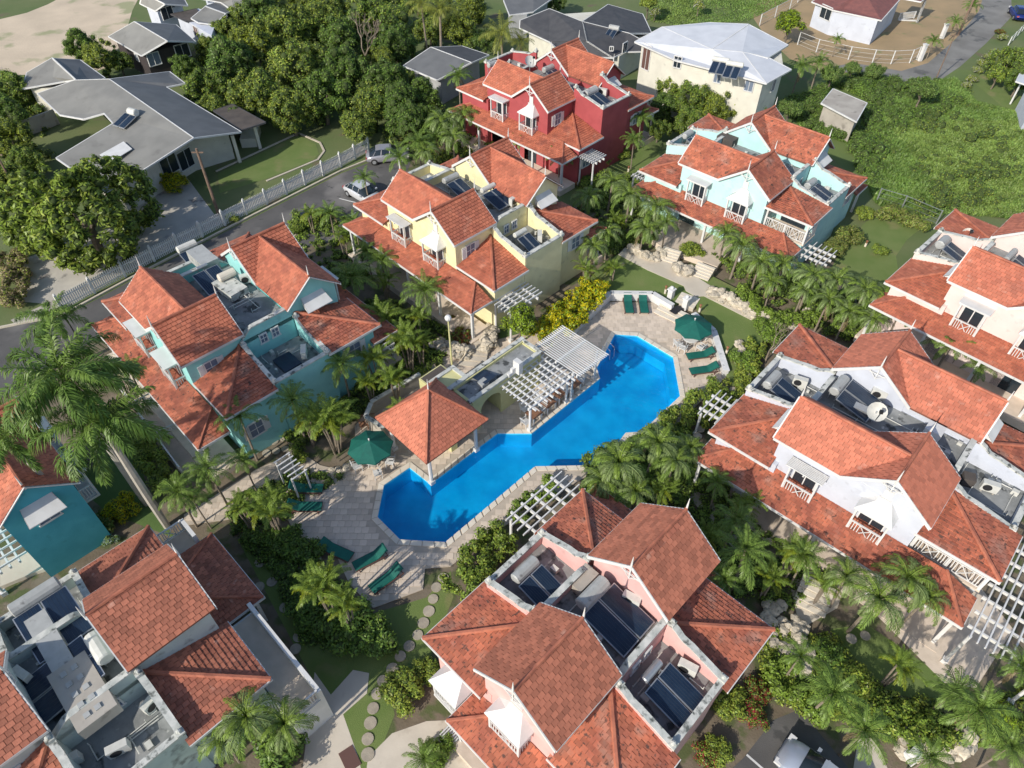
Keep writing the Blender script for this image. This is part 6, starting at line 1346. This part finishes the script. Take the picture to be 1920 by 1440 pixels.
ST = [zz(*p) for p in [(503,1380),(503,1310),(515,1238),(527,1172),(546,1106),(570,1048),(614,995),(650,938),(690,892),(728,842),(753,788),(778,735),(797,680),(812,628),(843,585)]]
ST2 = [zz(*p) for p in [(178,905),(192,850),(203,793),(213,735),(132,718),(72,603),(125,573),(175,538),(122,528),(70,520),(20,515),(362,465),(400,660),(15,625)]]
def stones(L, lab, grp, z=-.045, s=1.0):
    for i,p in enumerate(L): o = thing('stepping_stone',lab,'stepping stone',G(*p,z),random.uniform(0,6),grp,auto=True,data=SM); o.scale = (s*random.uniform(.93,1.07),)*2+(1,)
stones(ST,'round pale stepping stone in the curving line across the sunny lawn','stepping stones across the lawn')
stones(ST2,'round stepping stone in the deep shade of the lawn','stepping stones in the shade')
stones([(500,815),(515,803),(535,803),(553,812),(497,832),(515,828),(533,822),(548,832),(482,845),(500,850),(518,846),(535,842),(470,835),(485,820),(545,850)],'round cobble slab in the bed below the teal villa','round slabs below the teal villa',-.04,.9)
stones([(1165,496),(1150,500),(1512,568),(1528,575),(1545,578),(1375,731),(1372,745),(1313,805),(1308,818),(1596,1198),(1622,1192),(1560,583)],'round stepping stone beside the white and mint villas','stepping stones on the right side',.31,.9)
# ------------------------------------------------------------------ labels: what each of many alike stands beside
LM = [('yellow villa',870,400),('mint villa',1420,350),('red villa',1040,190),('white villa',1640,860),('teal villa',410,580),('cream villa',1880,560),('dark teal villa',60,900),('pink villa',1130,1200),('corner villa',240,1180),('pool house',920,690),('tiled hut',805,800),
      ('bungalow',280,240),('black house',285,90),('scrub field',1750,280),('white metal roof',1330,110),('maroon roof',1620,30),('charcoal roof',1100,60),('white villa terrace',1800,1200),('bottom path',740,1400),('silver blue car',1490,1410),('deck loungers',690,1080),('stone steps',1290,490)]
def ordw(k): return ['','second ','third ','fourth ','fifth ','sixth ','seventh ','eighth ','ninth ','tenth '][k] if k < 10 else f'{k+1}th '
bpy.context.view_layer.update()
byl = {}
for o in THINGS:
    p = PX(o.matrix_world.translation); kid = [c for c in o.children if c.name.startswith(('crown','frond'))]
    if kid: p = PX(o.location+Vector((0,0,kid[0].location.z)))
    lm = min(LM,key=lambda l:(l[1]-p[0])**2+((l[2]-p[1])*1.2)**2); dx,dy = p[0]-lm[1],p[1]-lm[2]
    side = ('right of' if dx > 0 else 'left of') if abs(dx) > abs(dy) else ('below' if dy > 0 else 'above')
    byl.setdefault((o['label'],side,lm[0]),[]).append((p[0],o))
for (lab,side,lmn),L in byl.items():
    L.sort(key=lambda q:q[0]); ws = lab.split(); base = ' '.join(ws[:6])
    for k,(x,o) in enumerate(L):
        o['label'] = f'{base} {side} the {lmn}' if len(L) == 1 else f'{base} {side} the {lmn}, {ordw(k)}from left'.replace(', from left',', leftmost')
        if 'group' not in o: o['group'] = {'palm tree':'palms planted round the villas','palm clump':'palm clumps in the garden beds'}.get(o['category'],'bushes on the far plots')
